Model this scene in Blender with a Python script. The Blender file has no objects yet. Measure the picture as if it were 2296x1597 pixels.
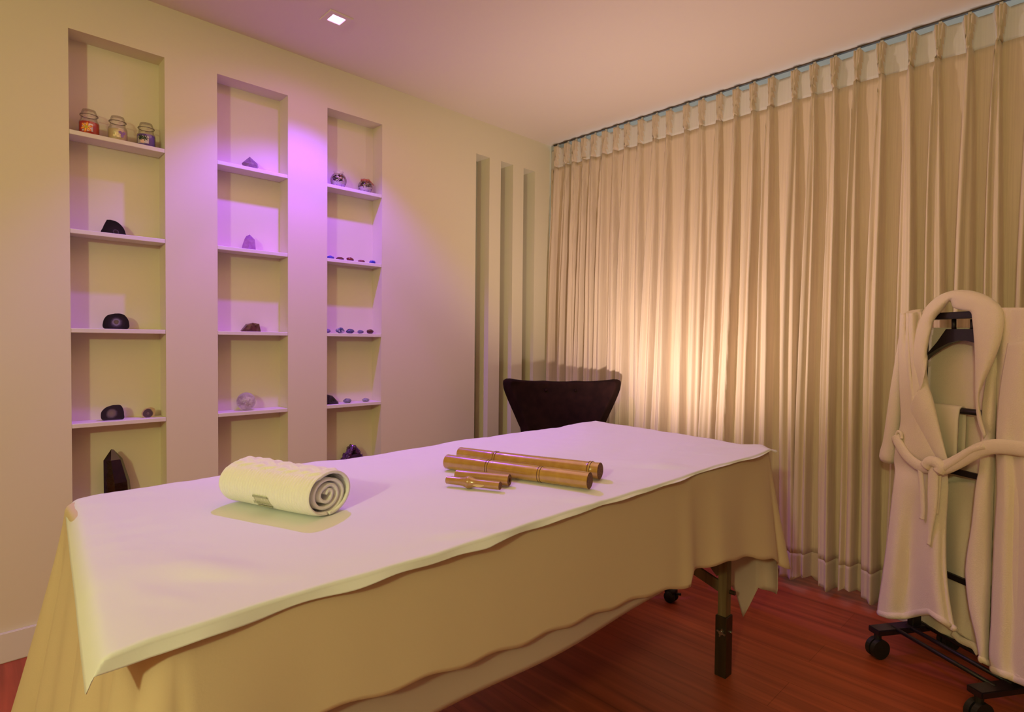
import bpy, bmesh, math, random
from mathutils import Vector, Matrix, noise
random.seed(7)
R = math.radians
sc = bpy.context.scene
col = sc.collection

# ------------------------------------------------------------------ camera
W, H = 2296, 1597
F, YAW, PITCH, ROLL = 1283.74, R(46.096), R(-1.409), R(0.552)
CP = Vector((-3.0549, -2.7906, 1.1987))
fw = Vector((math.cos(YAW)*math.cos(PITCH), math.sin(YAW)*math.cos(PITCH), math.sin(PITCH)))
rt0 = Vector((math.sin(YAW), -math.cos(YAW), 0)); up0 = rt0.cross(fw)
rt = rt0*math.cos(ROLL) + up0*math.sin(ROLL); up = -rt0*math.sin(ROLL) + up0*math.cos(ROLL)
cd = bpy.data.cameras.new('camera'); cam = bpy.data.objects.new('camera', cd); col.objects.link(cam)
cd.sensor_width = 36; cd.lens = F*36/W; cd.clip_start = .02
cam.matrix_world = Matrix(((rt.x, up.x, -fw.x, CP.x), (rt.y, up.y, -fw.y, CP.y), (rt.z, up.z, -fw.z, CP.z), (0, 0, 0, 1)))
sc.camera = cam

def ray(px, py): return fw + rt*((px-W/2)/F) - up*((py-H/2)/F)
def onto(px, py, axis, val):            # where a sight line of the photograph meets a plane of the room
    d = ray(px, py); return CP + d*((val-CP[axis])/d[axis])
def onpl(px, py, O, n, off=0.0):
    d = ray(px, py); return CP + d*(((O-CP).dot(n)+off)/d.dot(n))
def dist(P): return (Vector(P)-CP).dot(fw)

# ------------------------------------------------------------------ colour management, world, lights
sc.view_settings.view_transform = 'Standard'; sc.view_settings.look = 'None'
sc.view_settings.exposure = 0.0; sc.view_settings.gamma = 1.0
wd = bpy.data.worlds.new('daylight'); sc.world = wd; wd.use_nodes = True
bg = wd.node_tree.nodes['Background']; bg.inputs[0].default_value = (.78, .92, 1.0, 1); bg.inputs[1].default_value = 1.3

def light(name, kind, loc, colr, power, **k):
    d = bpy.data.lights.new(name, kind); d.color = colr; d.energy = power
    for a, b in k.items(): setattr(d, a, b)
    o = bpy.data.objects.new(name, d); o.location = loc; col.objects.link(o); return o
def aim(o, to):
    o.rotation_euler = (Vector(to)-o.location).to_track_quat('-Z', 'Y').to_euler()
# yellow lamp on the left, behind the camera
light('yellow_lamp_light', 'POINT', (-5.05, -3.2, 2.05), (.96, 1, .45), 104, shadow_soft_size=.09)
# violet downlight: narrow beam and wide flood
PL = Vector((-1.862, -.428, 2.575))
s = light('violet_beam', 'SPOT', PL, (.45, .0, 1), 15, spot_size=R(69), spot_blend=.2, shadow_soft_size=.022); aim(s, (PL.x, PL.y, 0))
s = light('violet_flood', 'SPOT', PL, (.26, .05, 1), 66, spot_size=R(112), spot_blend=.5, shadow_soft_size=.022); aim(s, (PL.x, PL.y, 0))
s = light('violet_spill', 'SPOT', PL, (.50, .06, 1), 3, spot_size=R(166), spot_blend=.5, shadow_soft_size=.022); aim(s, (PL.x, PL.y, 0))
# low warm uplight beyond the table, washing the curtain
s = light('curtain_uplight', 'SPOT', (-.84, -1.18, .79), (1, .76, .64), 50, spot_size=R(150), spot_blend=.9, shadow_soft_size=.02); aim(s, (-.15, -1.14, 1.8))
# dim warm fill added below the ceiling for ambient light, no fixture
s = light('warm_fill_light', 'AREA', (-1.9, -1.35, 2.58), (1, .52, .32), 10, shape='SQUARE', size=1.6); aim(s, (-1.9, -1.35, 0))

# ------------------------------------------------------------------ materials
def mat(name, rgb=(.8, .8, .8), rough=.6, metal=0, spec=.4, bump=None, var=None, trans=0, sheen=0, coat=0, transl=0):
    m = bpy.data.materials.new(name); m.use_nodes = True; nt = m.node_tree; b = nt.nodes['Principled BSDF']
    b.inputs['Base Color'].default_value = (*rgb, 1); b.inputs['Roughness'].default_value = rough
    b.inputs['Metallic'].default_value = metal; b.inputs['Specular IOR Level'].default_value = spec
    b.inputs['Transmission Weight'].default_value = trans; b.inputs['Sheen Weight'].default_value = sheen
    b.inputs['Coat Weight'].default_value = coat
    tc = nt.nodes.new('ShaderNodeTexCoord')
    if var:      # (scale vector, colour b, detail, low, high)
        mp = nt.nodes.new('ShaderNodeMapping'); mp.inputs['Scale'].default_value = var[0]
        nz = nt.nodes.new('ShaderNodeTexNoise'); nz.inputs['Scale'].default_value = 1; nz.inputs['Detail'].default_value = var[2]
        cr = nt.nodes.new('ShaderNodeValToRGB')
        cr.color_ramp.elements[0].position = var[3]; cr.color_ramp.elements[1].position = var[4]
        cr.color_ramp.elements[0].color = (*rgb, 1); cr.color_ramp.elements[1].color = (*var[1], 1)
        nt.links.new(tc.outputs['Object'], mp.inputs[0]); nt.links.new(mp.outputs[0], nz.inputs['Vector'])
        nt.links.new(nz.outputs[0], cr.inputs[0]); nt.links.new(cr.outputs[0], b.inputs['Base Color'])
    if bump:     # (scale vector, strength, distance)
        mp = nt.nodes.new('ShaderNodeMapping'); mp.inputs['Scale'].default_value = bump[0]
        nz = nt.nodes.new('ShaderNodeTexNoise'); nz.inputs['Scale'].default_value = 1; nz.inputs['Detail'].default_value = 4
        bp = nt.nodes.new('ShaderNodeBump'); bp.inputs['Strength'].default_value = bump[1]; bp.inputs['Distance'].default_value = bump[2]
        nt.links.new(tc.outputs['Object'], mp.inputs[0]); nt.links.new(mp.outputs[0], nz.inputs['Vector'])
        nt.links.new(nz.outputs[0], bp.inputs['Height']); nt.links.new(bp.outputs[0], b.inputs['Normal'])
    if transl:
        t = nt.nodes.new('ShaderNodeBsdfTranslucent'); t.inputs[0].default_value = (*rgb, 1)
        mx = nt.nodes.new('ShaderNodeMixShader'); mx.inputs[0].default_value = transl
        nt.links.new(b.outputs[0], mx.inputs[1]); nt.links.new(t.outputs[0], mx.inputs[2])
        nt.links.new(mx.outputs[0], nt.nodes['Material Output'].inputs[0])
    return m
def glass(name, tint=(1, 1, 1), ref=.12, rim=(.6, .6, .6)):
    m = bpy.data.materials.new(name); m.use_nodes = True; nt = m.node_tree; nt.nodes.remove(nt.nodes['Principled BSDF'])
    t = nt.nodes.new('ShaderNodeBsdfTransparent'); g = nt.nodes.new('ShaderNodeBsdfGlossy'); g.inputs['Roughness'].default_value = .04
    lw = nt.nodes.new('ShaderNodeLayerWeight'); lw.inputs[0].default_value = .25
    cr = nt.nodes.new('ShaderNodeMixRGB'); cr.inputs[1].default_value = (*tint, 1); cr.inputs[2].default_value = (*rim, 1)
    ma = nt.nodes.new('ShaderNodeMath'); ma.operation = 'MULTIPLY_ADD'; ma.inputs[1].default_value = .5; ma.inputs[2].default_value = ref*.4
    mx = nt.nodes.new('ShaderNodeMixShader')
    L = nt.links.new
    L(lw.outputs['Facing'], cr.inputs[0]); L(cr.outputs[0], t.inputs[0]); L(lw.outputs['Fresnel'], ma.inputs[0])
    L(ma.outputs[0], mx.inputs[0]); L(t.outputs[0], mx.inputs[1]); L(g.outputs[0], mx.inputs[2]); L(mx.outputs[0], nt.nodes['Material Output'].inputs[0])
    return m

M = {}
M['wall'] = mat('wall_paint', (.78, .73, .56), .85, bump=((45, 45, 45), .12, .002))
M['ceil'] = mat('ceiling_paint', (.82, .74, .64), .9, bump=((30, 30, 30), .08, .002))
M['brown'] = mat('brown_bounce_wall', (.34, .21, .13), .85)  # brown picked so the unseen walls bounce only low, orange light
M['shelf'] = mat('shelf_paint', (.80, .76, .70), .6)
M['base'] = mat('baseboard_paint', (.78, .75, .70), .5)
M['curtain'] = mat('curtain_linen', (.68, .555, .42), .85, sheen=.1, transl=.05, var=((60, 260, 3), (.77, .64, .49), 3, .3, .7), bump=((90, 420, 14), .25, .002))
M['curtain_backlit'] = mat('curtain_heading_backlit_tint', (.82, .76, .68), 0.85, transl=.32, var=((60, 200, 4), (.90, .84, .76), 3, .3, .7))  # heading flats coloured paler to imitate daylight through the single layer
M['curtain_hem'] = mat('curtain_hem_cloth', (.63, .51, .41), .85, sheen=.3, transl=.05, bump=((90, 420, 14), .25, .002))
M['sheet'] = mat('white_sheet', (.87, .90, .95), .8, sheen=.2, bump=((24, 24, 24), .25, .004), transl=.05)
M['cover'] = mat('cream_cover_cloth', (.74, .595, .43), .85, sheen=.1, transl=.06, bump=((260, 260, 260), .25, .001))
M['under'] = mat('pale_under_cloth', (.76, .64, .58), .85, transl=.35, bump=((260, 260, 260), .2, .001))
M['robe'] = mat('fleece', (.82, .69, .58), .95, sheen=.4, bump=((240, 240, 240), .5, .003))
M['towel'] = mat('terry', (.92, .92, .86), .95, sheen=.5, bump=((420, 420, 420), .5, .002))
M['cotton'] = mat('flat_cotton', (.76, .66, .56), .9, bump=((400, 400, 400), .3, .001))
M['black'] = mat('black_painted', (.012, .008, .010), .45, spec=.4)
M['blackwood'] = mat('black_lacquered_wood', (.014, .008, .012), .38, spec=.5)
M['rubber'] = mat('black_rubber', (.012, .010, .010), .6)
M['steel'] = mat('steel', (.5, .48, .45), .35, metal=1)
M['chair'] = mat('dark_brown_suede', (.014, .0055, .0045), .9, spec=.12, var=((18, 18, 18), (.024, .009, .007), 4, .35, .7), bump=((200, 200, 200), .2, .001))
M['legwood'] = mat('table_beech_stained', (.20, .14, .07), .5, var=((60, 60, 4), (.12, .08, .04), 4, .35, .7))
M['legdark'] = mat('table_dark_wood', (.040, .022, .010), .45, var=((60, 60, 4), (.025, .013, .007), 4, .35, .7))
M['vinyl'] = mat('table_vinyl', (.25, .2, .15), .5)
M['glass'] = glass('clear_glass', rim=(.72, .66, .62), ref=.2)
M['pane'] = glass('window_glass', tint=(.93, .97, 1), ref=.1)
M['jarglass'] = glass('bowl_glass', rim=(.55, .45, .5), ref=.25)
M['frost'] = mat('greenish_frosted_pane', (.45, .47, .33), .35, transl=.06)

def floor_mat():
    m = bpy.data.materials.new('laminate_planks'); m.use_nodes = True; nt = m.node_tree; b = nt.nodes['Principled BSDF']; L = nt.links.new; N = nt.nodes.new
    tc = N('ShaderNodeTexCoord'); mp = N('ShaderNodeMapping'); mp.inputs['Rotation'].default_value = (0, 0, R(90))
    L(tc.outputs['Object'], mp.inputs[0])
    br = N('ShaderNodeTexBrick'); br.inputs['Scale'].default_value = 1; br.inputs['Brick Width'].default_value = 1.25; br.inputs['Row Height'].default_value = .19
    br.inputs['Mortar Size'].default_value = .0012; br.inputs['Mortar Smooth'].default_value = .3; br.offset = .37
    br.inputs['Color1'].default_value = (.44, .096, .042, 1); br.inputs['Color2'].default_value = (.36, .074, .034, 1); br.inputs['Mortar'].default_value = (.24, .045, .012, 1)
    L(mp.outputs[0], br.inputs['Vector'])
    m2 = N('ShaderNodeMapping'); m2.inputs['Scale'].default_value = (26, 1.2, 26); L(tc.outputs['Object'], m2.inputs[0])
    nz = N('ShaderNodeTexNoise'); nz.inputs['Scale'].default_value = 1; nz.inputs['Detail'].default_value = 7; nz.inputs['Distortion'].default_value = .6
    L(m2.outputs[0], nz.inputs['Vector'])
    cr = N('ShaderNodeValToRGB'); cr.color_ramp.elements[0].position = .3; cr.color_ramp.elements[1].position = .7
    cr.color_ramp.elements[0].color = (.55, .52, .5, 1); cr.color_ramp.elements[1].color = (1.15, 1.1, 1.05, 1); L(nz.outputs[0], cr.inputs[0])
    mx = N('ShaderNodeMixRGB'); mx.blend_type = 'MULTIPLY'; mx.inputs[0].default_value = .9; L(br.outputs[0], mx.inputs[1]); L(cr.outputs[0], mx.inputs[2])
    L(mx.outputs[0], b.inputs['Base Color']); b.inputs['Roughness'].default_value = .42; b.inputs['Specular IOR Level'].default_value = .25
    return m
M['floor'] = floor_mat()

# ------------------------------------------------------------------ mesh helpers
def smooth(me, on=True):
    for p in me.polygons: p.use_smooth = on
def link(name, bm, m, parent=None, sm=False, label=None):
    me = bpy.data.meshes.new(name); bm.to_mesh(me); bm.free()
    if m is not None: me.materials.append(m)
    o = bpy.data.objects.new(name, me); col.objects.link(o)
    if sm: smooth(me)
    if parent is not None: o.parent = parent
    if label: o['label'] = label
    return o
def local(o, root):                      # world-built mesh under a placed root
    o.data.transform(root.matrix_world.inverted() if False else Matrix.Translation(-root.location)); return o
def tag(o, label, cat, group=None):
    o['label'] = label; o['category'] = cat
    if group: o['group'] = group
    return o
def struct(o): o['kind'] = 'structure'; return o
def thing(name, loc, label, cat, group=None):
    o = bpy.data.objects.new(name, None); o.location = loc; o.empty_display_size = .05; col.objects.link(o); return tag(o, label, cat, group)
def part(name, bm, m, root, sm=False, label=None):      # mesh given in world coordinates
    o = link(name, bm, m, root, sm, label)
    off = Vector(root.location)
    if root.parent: off = off + Vector(root.parent.location)
    o.data.transform(Matrix.Translation(-off)); return o
def solo(name, bm, m, loc, label, cat, group=None, sm=False):
    o = link(name, bm, m, None, sm); o.data.transform(Matrix.Translation(-Vector(loc))); o.location = loc; return tag(o, label, cat, group)
def box(bm, a, b):
    x0, y0, z0 = a; x1, y1, z1 = b
    v = [bm.verts.new(p) for p in ((x0,y0,z0),(x1,y0,z0),(x1,y1,z0),(x0,y1,z0),(x0,y0,z1),(x1,y0,z1),(x1,y1,z1),(x0,y1,z1))]
    for f in ((0,3,2,1),(4,5,6,7),(0,1,5,4),(1,2,6,5),(2,3,7,6),(3,0,4,7)): bm.faces.new([v[i] for i in f])
    return v
def obox(bm, c, ax, ay, az, hx, hy, hz):
    c = Vector(c); r = []
    for sz in (-1, 1):
        for sx, sy in ((-1,-1),(1,-1),(1,1),(-1,1)): r.append(bm.verts.new(c+ax*hx*sx+ay*hy*sy+az*hz*sz))
    for f in ((0,3,2,1),(4,5,6,7),(0,1,5,4),(1,2,6,5),(2,3,7,6),(3,0,4,7)): bm.faces.new([r[i] for i in f])
def bev(bm, w, seg=2): bmesh.ops.bevel(bm, geom=bm.edges[:], offset=w, segments=seg, affect='EDGES', clamp_overlap=True)
def frame_at(d):
    d = d.normalized(); h = Vector((0, 0, 1)) if abs(d.z) < .9 else Vector((1, 0, 0)); a = d.cross(h).normalized(); return a, d.cross(a).normalized()
def tube(bm, pts, rad, n=14, cap=True, flat=1.0, flatdir=None):
    pts = [Vector(p) for p in pts]; k = len(pts); rad = rad if isinstance(rad, (list, tuple)) else [rad]*k; rings = []; a = None
    for i, p in enumerate(pts):
        d = (pts[min(i+1, k-1)]-pts[max(i-1, 0)]).normalized()
        if flatdir is not None: b = flatdir.normalized(); a = d.cross(b).normalized(); b = a.cross(d).normalized()
        elif a is None: a, b = frame_at(d)
        else: a = (a-d*a.dot(d)).normalized(); b = d.cross(a)
        rings.append([bm.verts.new(p+a*rad[i]*math.cos(2*math.pi*j/n)+b*rad[i]*flat*math.sin(2*math.pi*j/n)) for j in range(n)])
    for i in range(k-1):
        for j in range(n): bm.faces.new((rings[i][j], rings[i][(j+1) % n], rings[i+1][(j+1) % n], rings[i+1][j]))
    if cap: bm.faces.new(rings[0][::-1]); bm.faces.new(rings[-1])
    return rings
def lathe(bm, prof, c, n=32, closed=False):
    c = Vector(c); rings = []
    for r, z in prof:
        rings.append([bm.verts.new(c)] if False else [bm.verts.new(c+Vector((max(r, 1e-5)*math.cos(2*math.pi*j/n), max(r, 1e-5)*math.sin(2*math.pi*j/n), z))) for j in range(n)])
    for i in range(len(rings)-1):
        for j in range(n): bm.faces.new((rings[i][j], rings[i][(j+1) % n], rings[i+1][(j+1) % n], rings[i+1][j]))
    return rings
def hull(pts):
    bm = bmesh.new()
    for p in pts: bm.verts.new(p)
    bmesh.ops.convex_hull(bm, input=bm.verts[:]); 
    bmesh.ops.delete(bm, geom=[v for v in bm.verts if not v.link_faces], context='VERTS'); return bm
def cr(pts, n):                          # Catmull-Rom through the points, n samples even in arc length
    pts = [Vector(p) for p in pts]
    P = [pts[0]*2-pts[1]]+pts+[pts[-1]*2-pts[-2]]; out = []
    for i in range(1, len(P)-2):
        for t in range(12):
            t /= 12; a, b, c, d = P[i-1], P[i], P[i+1], P[i+2]
            out.append(.5*((2*b)+(c-a)*t+(2*a-5*b+4*c-d)*t*t+(3*b-a-3*c+d)*t**3))
    out.append(pts[-1]); L = [0]
    for i in range(1, len(out)): L.append(L[-1]+(out[i]-out[i-1]).length)
    res = []; j = 0
    for k in range(n):
        s = L[-1]*k/(n-1)
        while j < len(L)-2 and L[j+1] < s: j += 1
        t = (s-L[j])/max(1e-9, L[j+1]-L[j]); res.append(out[j].lerp(out[j+1], min(1, max(0, t))))
    return res
def grid(bm, rows):
    V = [[bm.verts.new(p) for p in r] for r in rows]
    for i in range(len(V)-1):
        for j in range(len(V[0])-1): bm.faces.new((V[i][j], V[i][j+1], V[i+1][j+1], V[i+1][j]))
    return V
def solid(o, t, off=0, sub=0):
    s = o.modifiers.new('thickness', 'SOLIDIFY'); s.thickness = t; s.offset = off
    if sub: q = o.modifiers.new('smooth', 'SUBSURF'); q.levels = sub; q.render_levels = sub
    return o
def interp(x, tab):
    if x <= tab[0][0]: return tab[0][1]
    for (a, u), (b, v) in zip(tab, tab[1:]):
        if x <= b: return u+(v-u)*(x-a)/(b-a)
    return tab[-1][1]
def ss(a, b, x): t = min(1, max(0, (x-a)/(b-a))); return t*t*(3-2*t)
def nz(*a): return noise.noise(Vector(a))

# ------------------------------------------------------------------ room shell
HC = 2.6; XB, YB = -6.0, -4.6; XW = .16
bm = bmesh.new(); box(bm, (XB-.1, YB-.1, -.1), (XW+.1, 1.3, 0)); struct(link('floor', bm, M['floor']))
bm = bmesh.new(); box(bm, (XB-.1, YB-.1, HC), (XW+.1, .15, HC+.1))
cb = struct(link('ceiling', bm, M['ceil']))
NI = [(-2.7472, -2.4234), (-2.2173, -1.8976), (-1.6942, -1.3747)]; NZ0, NZ1, ND = .10, 2.3863, .0996
SL = [(-.6993, -.585), (-.4868, -.375), (-.2755, -.163)]
# left wall, built round its three shelf niches and three tall slots
def wall_left():
    bm = bmesh.new(); T = .15
    ops = sorted([(a, b, ND) for a, b in NI]+[(a, b, T) for a, b in SL])
    x = XB
    for a, b, d in ops:
        box(bm, (x, 0, 0), (a, T, HC)); box(bm, (a, 0, NZ1), (b, T, HC)); box(bm, (a, 0, 0), (b, T, NZ0))
        if d < T: box(bm, (a, d, NZ0), (b, T, NZ1))
        x = b
    box(bm, (x, 0, 0), (XW, T, HC))
    bmesh.ops.remove_doubles(bm, verts=bm.verts[:], dist=1e-5)
    return bm
struct(link('wall_left', wall_left(), M['wall']))
for i, (a, b) in enumerate(SL):
    bm = bmesh.new(); box(bm, (a, .122, NZ0), (b, .132, NZ1)); struct(link('window_%d' % (i+2), bm, M['frost']))
bm = bmesh.new(); box(bm, (XB-.1, YB, 0), (XB, .15, HC)); struct(link('wall_rear', bm, M['brown']))
bm = bmesh.new(); box(bm, (XB-.1, YB-.1, 0), (XW+.1, YB, HC)); struct(link('wall_near', bm, M['brown']))
bm = bmesh.new()                       # window wall behind the curtain
box(bm, (XW, YB, 0), (XW+.1, .15, .16)); box(bm, (XW, YB, 2.56), (XW+.1, .15, HC)); box(bm, (XW, YB, .16), (XW+.1, -4.2, 2.56)); box(bm, (XW, -.10, .16), (XW+.1, .15, 2.56))
struct(link('wall_right', bm, M['wall']))
w = bpy.data.objects.new('window_1', None); col.objects.link(w); struct(w)
bm = bmesh.new()
for y in (-4.2, -3.2, -2.2, -1.15, -.14): box(bm, (XW+.03, y, .16), (XW+.07, y+.04, 2.56))
box(bm, (XW+.03, -4.2, .16), (XW+.07, -.1, .20)); box(bm, (XW+.03, -4.2, 2.52), (XW+.07, -.1, 2.56)); link('window_frame', bm, M['steel'], w)
for k, y in enumerate((-4.16, -3.16, -2.16, -1.11)):
    bm = bmesh.new(); box(bm, (XW+.045, y, .20), (XW+.05, (y+.96) if k < 3 else -.14, 2.52)); link('pane', bm, M['pane'], w)
def baseboard(name, a, b):
    bm = bmesh.new(); box(bm, a, b); bev(bm, .003, 2); return struct(link(name, bm, M['base']))
x = XB; 
baseboard('baseboard_left', (XB, -.012, 0), (-.0, 0, .112))
baseboard('baseboard_rear', (XB, YB, 0), (XB+.012, -.012, .112))
baseboard('baseboard_near', (XB+.012, YB, 0), (XW, YB+.012, .112))
baseboard('baseboard_right', (XW-.012, YB+.012, 0), (XW, 0, .112))

# shelves
SZ = [2.0028, 1.6216, 1.2359, .861, .482]
hn = ['topmost', 'second from the top', 'middle', 'fourth from the top', 'lowest']
for i, (a, b) in enumerate(NI):
    wn = ['left', 'middle', 'right'][i]
    for k, z in enumerate(SZ):
        bm = bmesh.new(); box(bm, (a+.0004, .0005, z-.0175), (b-.0004, ND-.0005, z)); bev(bm, .0015, 1)
        solo('niche_shelf', bm, M['shelf'], ((a+b)/2, .05, z-.0175), '%s white shelf board in the %s wall niche' % (hn[k], wn), 'shelf', 'white shelf boards in the wall niches')

# ------------------------------------------------------------------ ceiling downlight
t = thing('recessed_downlight', (PL.x, PL.y, HC), 'square recessed ceiling downlight glowing violet', 'ceiling light')
bm = bmesh.new(); z0, z1 = HC-.006, HC
def sq(h, z): return [bm.verts.new((PL.x+sx*h, PL.y+sy*h, z)) for sx, sy in ((-1,-1),(1,-1),(1,1),(-1,1))]
a = sq(.053, HC-.0005); b = sq(.051, z0); c = sq(.030, z0); d = sq(.027, HC-.001)
for u, v in ((a, b), (b, c), (c, d)):
    for j in range(4): bm.faces.new((u[j], v[j], v[(j+1) % 4], u[(j+1) % 4]))
part('frame', bm, M['ceil'], t)
em = bpy.data.materials.new('violet_lens'); em.use_nodes = True; nt = em.node_tree; nt.nodes.remove(nt.nodes['Principled BSDF'])
e = nt.nodes.new('ShaderNodeEmission'); e.inputs[0].default_value = (.80, .35, 1, 1); e.inputs[1].default_value = 7; nt.links.new(e.outputs[0], nt.nodes['Material Output'].inputs[0])
bm = bmesh.new(); box(bm, (PL.x-.027, PL.y-.027, HC-.004), (PL.x+.027, PL.y+.027, HC-.002)); part('lens', bm, em, t, label='square lens glowing violet white')

# ------------------------------------------------------------------ curtains
PY = [-.073, -.167, -.239, -.317, -.402, -.491, -.582, -.664, -.765, -.868, -.962, -1.072, -1.168, -1.274, -1.367, -1.459, -1.555, -1.669, -1.757, -1.85, -1.95, -2.043, -2.161, -2.26, -2.36, -2.46]
while PY[-1] > -3.6: PY.append(PY[-1]-.105-random.uniform(-.012, .012))
PLEAT = []
for i, y in enumerate(PY):
    PLEAT.append(dict(y=y, w=random.uniform(.54, .80), lean=random.uniform(-.018, .022), amp=random.uniform(.85, 1.15), sk=random.uniform(-.5, .5), sub=random.uniform(0, 6.28), b=random.uniform(-.5, .5)))
ZT, ZP, ZB = 2.578, 2.44, .035
def cur_x(y, z, pls, rnd):
    x = -.004 - .004*math.sin(y*23+z*1.3)
    up_ = ss(ZP-.005, ZT, z)                          # 0 at the pinch, 1 at the very top
    dn = 1-ss(.9, ZP, z); 
    for p in pls:
        cy = p['y']+p['lean']*(ZP-z)*.8 + .006*math.sin(z*2.1+p['sub']) if z < ZP else p['y']
        sp = p['sp']
        if z >= ZP: hw = .007+.012*up_; amp = .046-.012*up_
        else:
            q = (ZP-z)/(ZP-ZB); hw = .0070+(sp*p['w']*.5-.0070)*(1-math.exp(-q*4.0)); amp = .046+.036*p['amp']*(1-math.exp(-q*3.0))*(.8+.4*q)
        u = (y-cy)/hw
        if abs(u) > 1.35: continue
        e = 1-ss(.72, 1.3, abs(u))
        if z >= ZP: h = e*(.62+.38*abs(math.cos(u*math.pi*1.5)))
        else:
            q = (ZP-z)/(ZP-ZB)
            h = e*(1-.16*math.cos(u*2.6+p['sk']*2+.8*math.sin(z*1.1+p['sub'])) - .22*(1-min(1, q*3))*abs(math.sin(u*3.2)) + .10*p['sk']*u + .05*math.sin(u*7+p['sub'])*min(1, q*3))
        x = min(x, -.004-amp*h)
    return x
def curtain(y0, y1, label, seed):
    root = thing('pleated_curtain', (-.03, (y0+y1)/2, 0), label, 'curtain', 'beige pinch pleated curtain panels')
    pls = [dict(p) for p in PLEAT if y1-.02 < p['y'] < y0+.02]
    for i, p in enumerate(pls):
        p['sp'] = .5*(abs(pls[min(i+1, len(pls)-1)]['y']-pls[max(i-1, 0)]['y'])) if 0 < i < len(pls)-1 else .09
    n = int((y0-y1)/.0034)
    def rows(za, zb, k, bottom=False):
        R_ = []
        for j in range(k+1):
            z = za+(zb-za)*j/k; r = []
            for i in range(n+1):
                y = y0+(y1-y0)*i/n
                zz = z
                if bottom and j == k: zz = z+.010*math.sin(y*31)+.008*math.sin(y*67+1)
                if za > 2.5 and j == 0:                 # the flats between pleats sag a little below the track
                    g = min(abs(y-p['y']) for p in pls); zz = z-.004-.012*ss(.012, .03, g)
                r.append((cur_x(y, z, pls, None), y+.0*z, zz))
            R_.append(r)
        return R_
    for nm, za, zb, k, m, bt in (('heading_band', ZT, ZP-.01, 10, M['curtain_backlit'], 0), ('cloth', ZP-.01, .165, 70, M['curtain'], 0), ('hem', .165, ZB, 8, M['curtain_hem'], 1)):
        bm = bmesh.new(); grid(bm, rows(za, zb, k, bt))
        if nm == 'heading_band':
            for f_ in bm.faces: f_.material_index = 1 if f_.calc_center_median().x < -.016 else 0
        o = part(nm, bm, m, root, True)
        if nm == 'heading_band': o.data.materials.append(M['curtain'])
        solid(o, .0022, 0)
    # stitched pinch at each pleat
    return root
curtain(-.008, -.3575, 'narrow beige pinch pleated curtain panel against the shelf wall corner', 1)
curtain(-.3592, -3.6, 'wide beige pinch pleated curtain panel running from chair to robe rack', 2)
t = thing('curtain_track', (.0, -1.9, HC-.012), 'thin dark curtain track under the ceiling', 'curtain rail')
bm = bmesh.new(); box(bm, (-.010, -4.3, HC-.007), (.004, -.03, HC-.0005)); part('rail', bm, mat('track_brown', (.10, .07, .05), .5), t)
bm = bmesh.new()
for y in PY: box(bm, (-.010, y-.006, ZT-.004), (.002, y+.006, HC-.007))
part('gliders', bm, mat('glider_white', (.7, .65, .6), .5), t)['kind'] = 'stuff'

# ------------------------------------------------------------------ massage table
TZ = .825; TX0, TX1, TY0, TY1 = -2.875, -.985, -1.955, -1.165
t = thing('massage_table', (-1.93, -1.56, 0), 'folding wooden massage table draped in pale sheets', 'massage table')
bm = bmesh.new(); box(bm, (TX0+.01, TY0+.012, .745), (TX1-.01, TY1-.012, TZ-.012)); bev(bm, .02, 3); part('padded_top', bm, M['vinyl'], t, True)
bm = bmesh.new(); box(bm, (TX0+.04, TY0+.05, .655), (TX1-.04, TY1-.05, .745)); part('apron', bm, M['legwood'], t)
def tleg(x, y, lx):
    bm = bmesh.new(); ax, ay, az = Vector((1,0,0)), Vector((0,1,0)), Vector((0,0,1))
    top = Vector((x-.0*lx, y, .70)); bot = Vector((x, y, .215)); d = (top-bot); obox(bm, (top+bot)/2, ax, ay, d.normalized(), .019, .016, d.length/2); bev(bm, .002, 1)
    leg = part('leg', bm, M['legwood'], t, label='light upper wooden leg')
    bm = bmesh.new(); obox(bm, (x, y-.0, .110), ax, ay, az, .024, .0215, .110); bev(bm, .002, 1)
    e = part('leg_extension', bm, M['legdark'], leg, label='dark lower wooden leg extension')
    z = .165; bm = bmesh.new(); c0 = Vector((x-.034, y-.004, z)); tube(bm, [c0, c0+Vector((.012, 0, 0))], .008, 10)
    for a in range(4):
        u = Vector((0, math.cos(a*1.57+.3), math.sin(a*1.57+.3))); w_ = Vector((0, -u.z, u.y))
        obox(bm, c0+u*.010+Vector((.004, 0, 0)), u, w_, Vector((1, 0, 0)), .006, .0025, .003)
    part("adjusting_knob", bm, M["steel"], leg)
    bm = bmesh.new(); tube(bm, [(x+.010, y-.0205, z-.005), (x+.010, y-.0255, z-.005)], .005, 8); part('screw', bm, M['steel'], leg)
    bm = bmesh.new(); tube(bm, [(x+.010, y-.015, .305), (x+.010, y-.034, .305)], .008, 10); part('bolt', bm, M['legdark'], leg)
    return leg
LX, LYn, LYf = -1.075, -1.853, -1.27
for (x, y) in ((LX, LYn), (LX, LYf), (-2.78, LYn), (-2.78, LYf)): tleg(x, y, 0)
for x0 in (LX, -2.78):
    for y, sg in ((LYn+.017, 1), (LYf-.017, -1)):
        for za, dy, zb in ((.315, .26, .40), (.365, .22, .58)):
            bm = bmesh.new(); xo = x0+(.004 if sg > 0 else -.010); A = Vector((xo, y, za)); B = Vector((xo, y+sg*dy, zb)); d = (B-A)
            obox(bm, (A+B)/2, d.normalized(), Vector((1, 0, 0)), d.normalized().cross(Vector((1, 0, 0))), d.length/2, .006, .020); bev(bm, .002, 1)
            part('brace', bm, M['legwood'], t)
for x in (LX, -2.78):
    bm = bmesh.new(); box(bm, (x-.012, LYn+.016, .60), (x+.012, LYf-.016, .64)); part('cross_rail', bm, M['legwood'], t)

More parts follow.
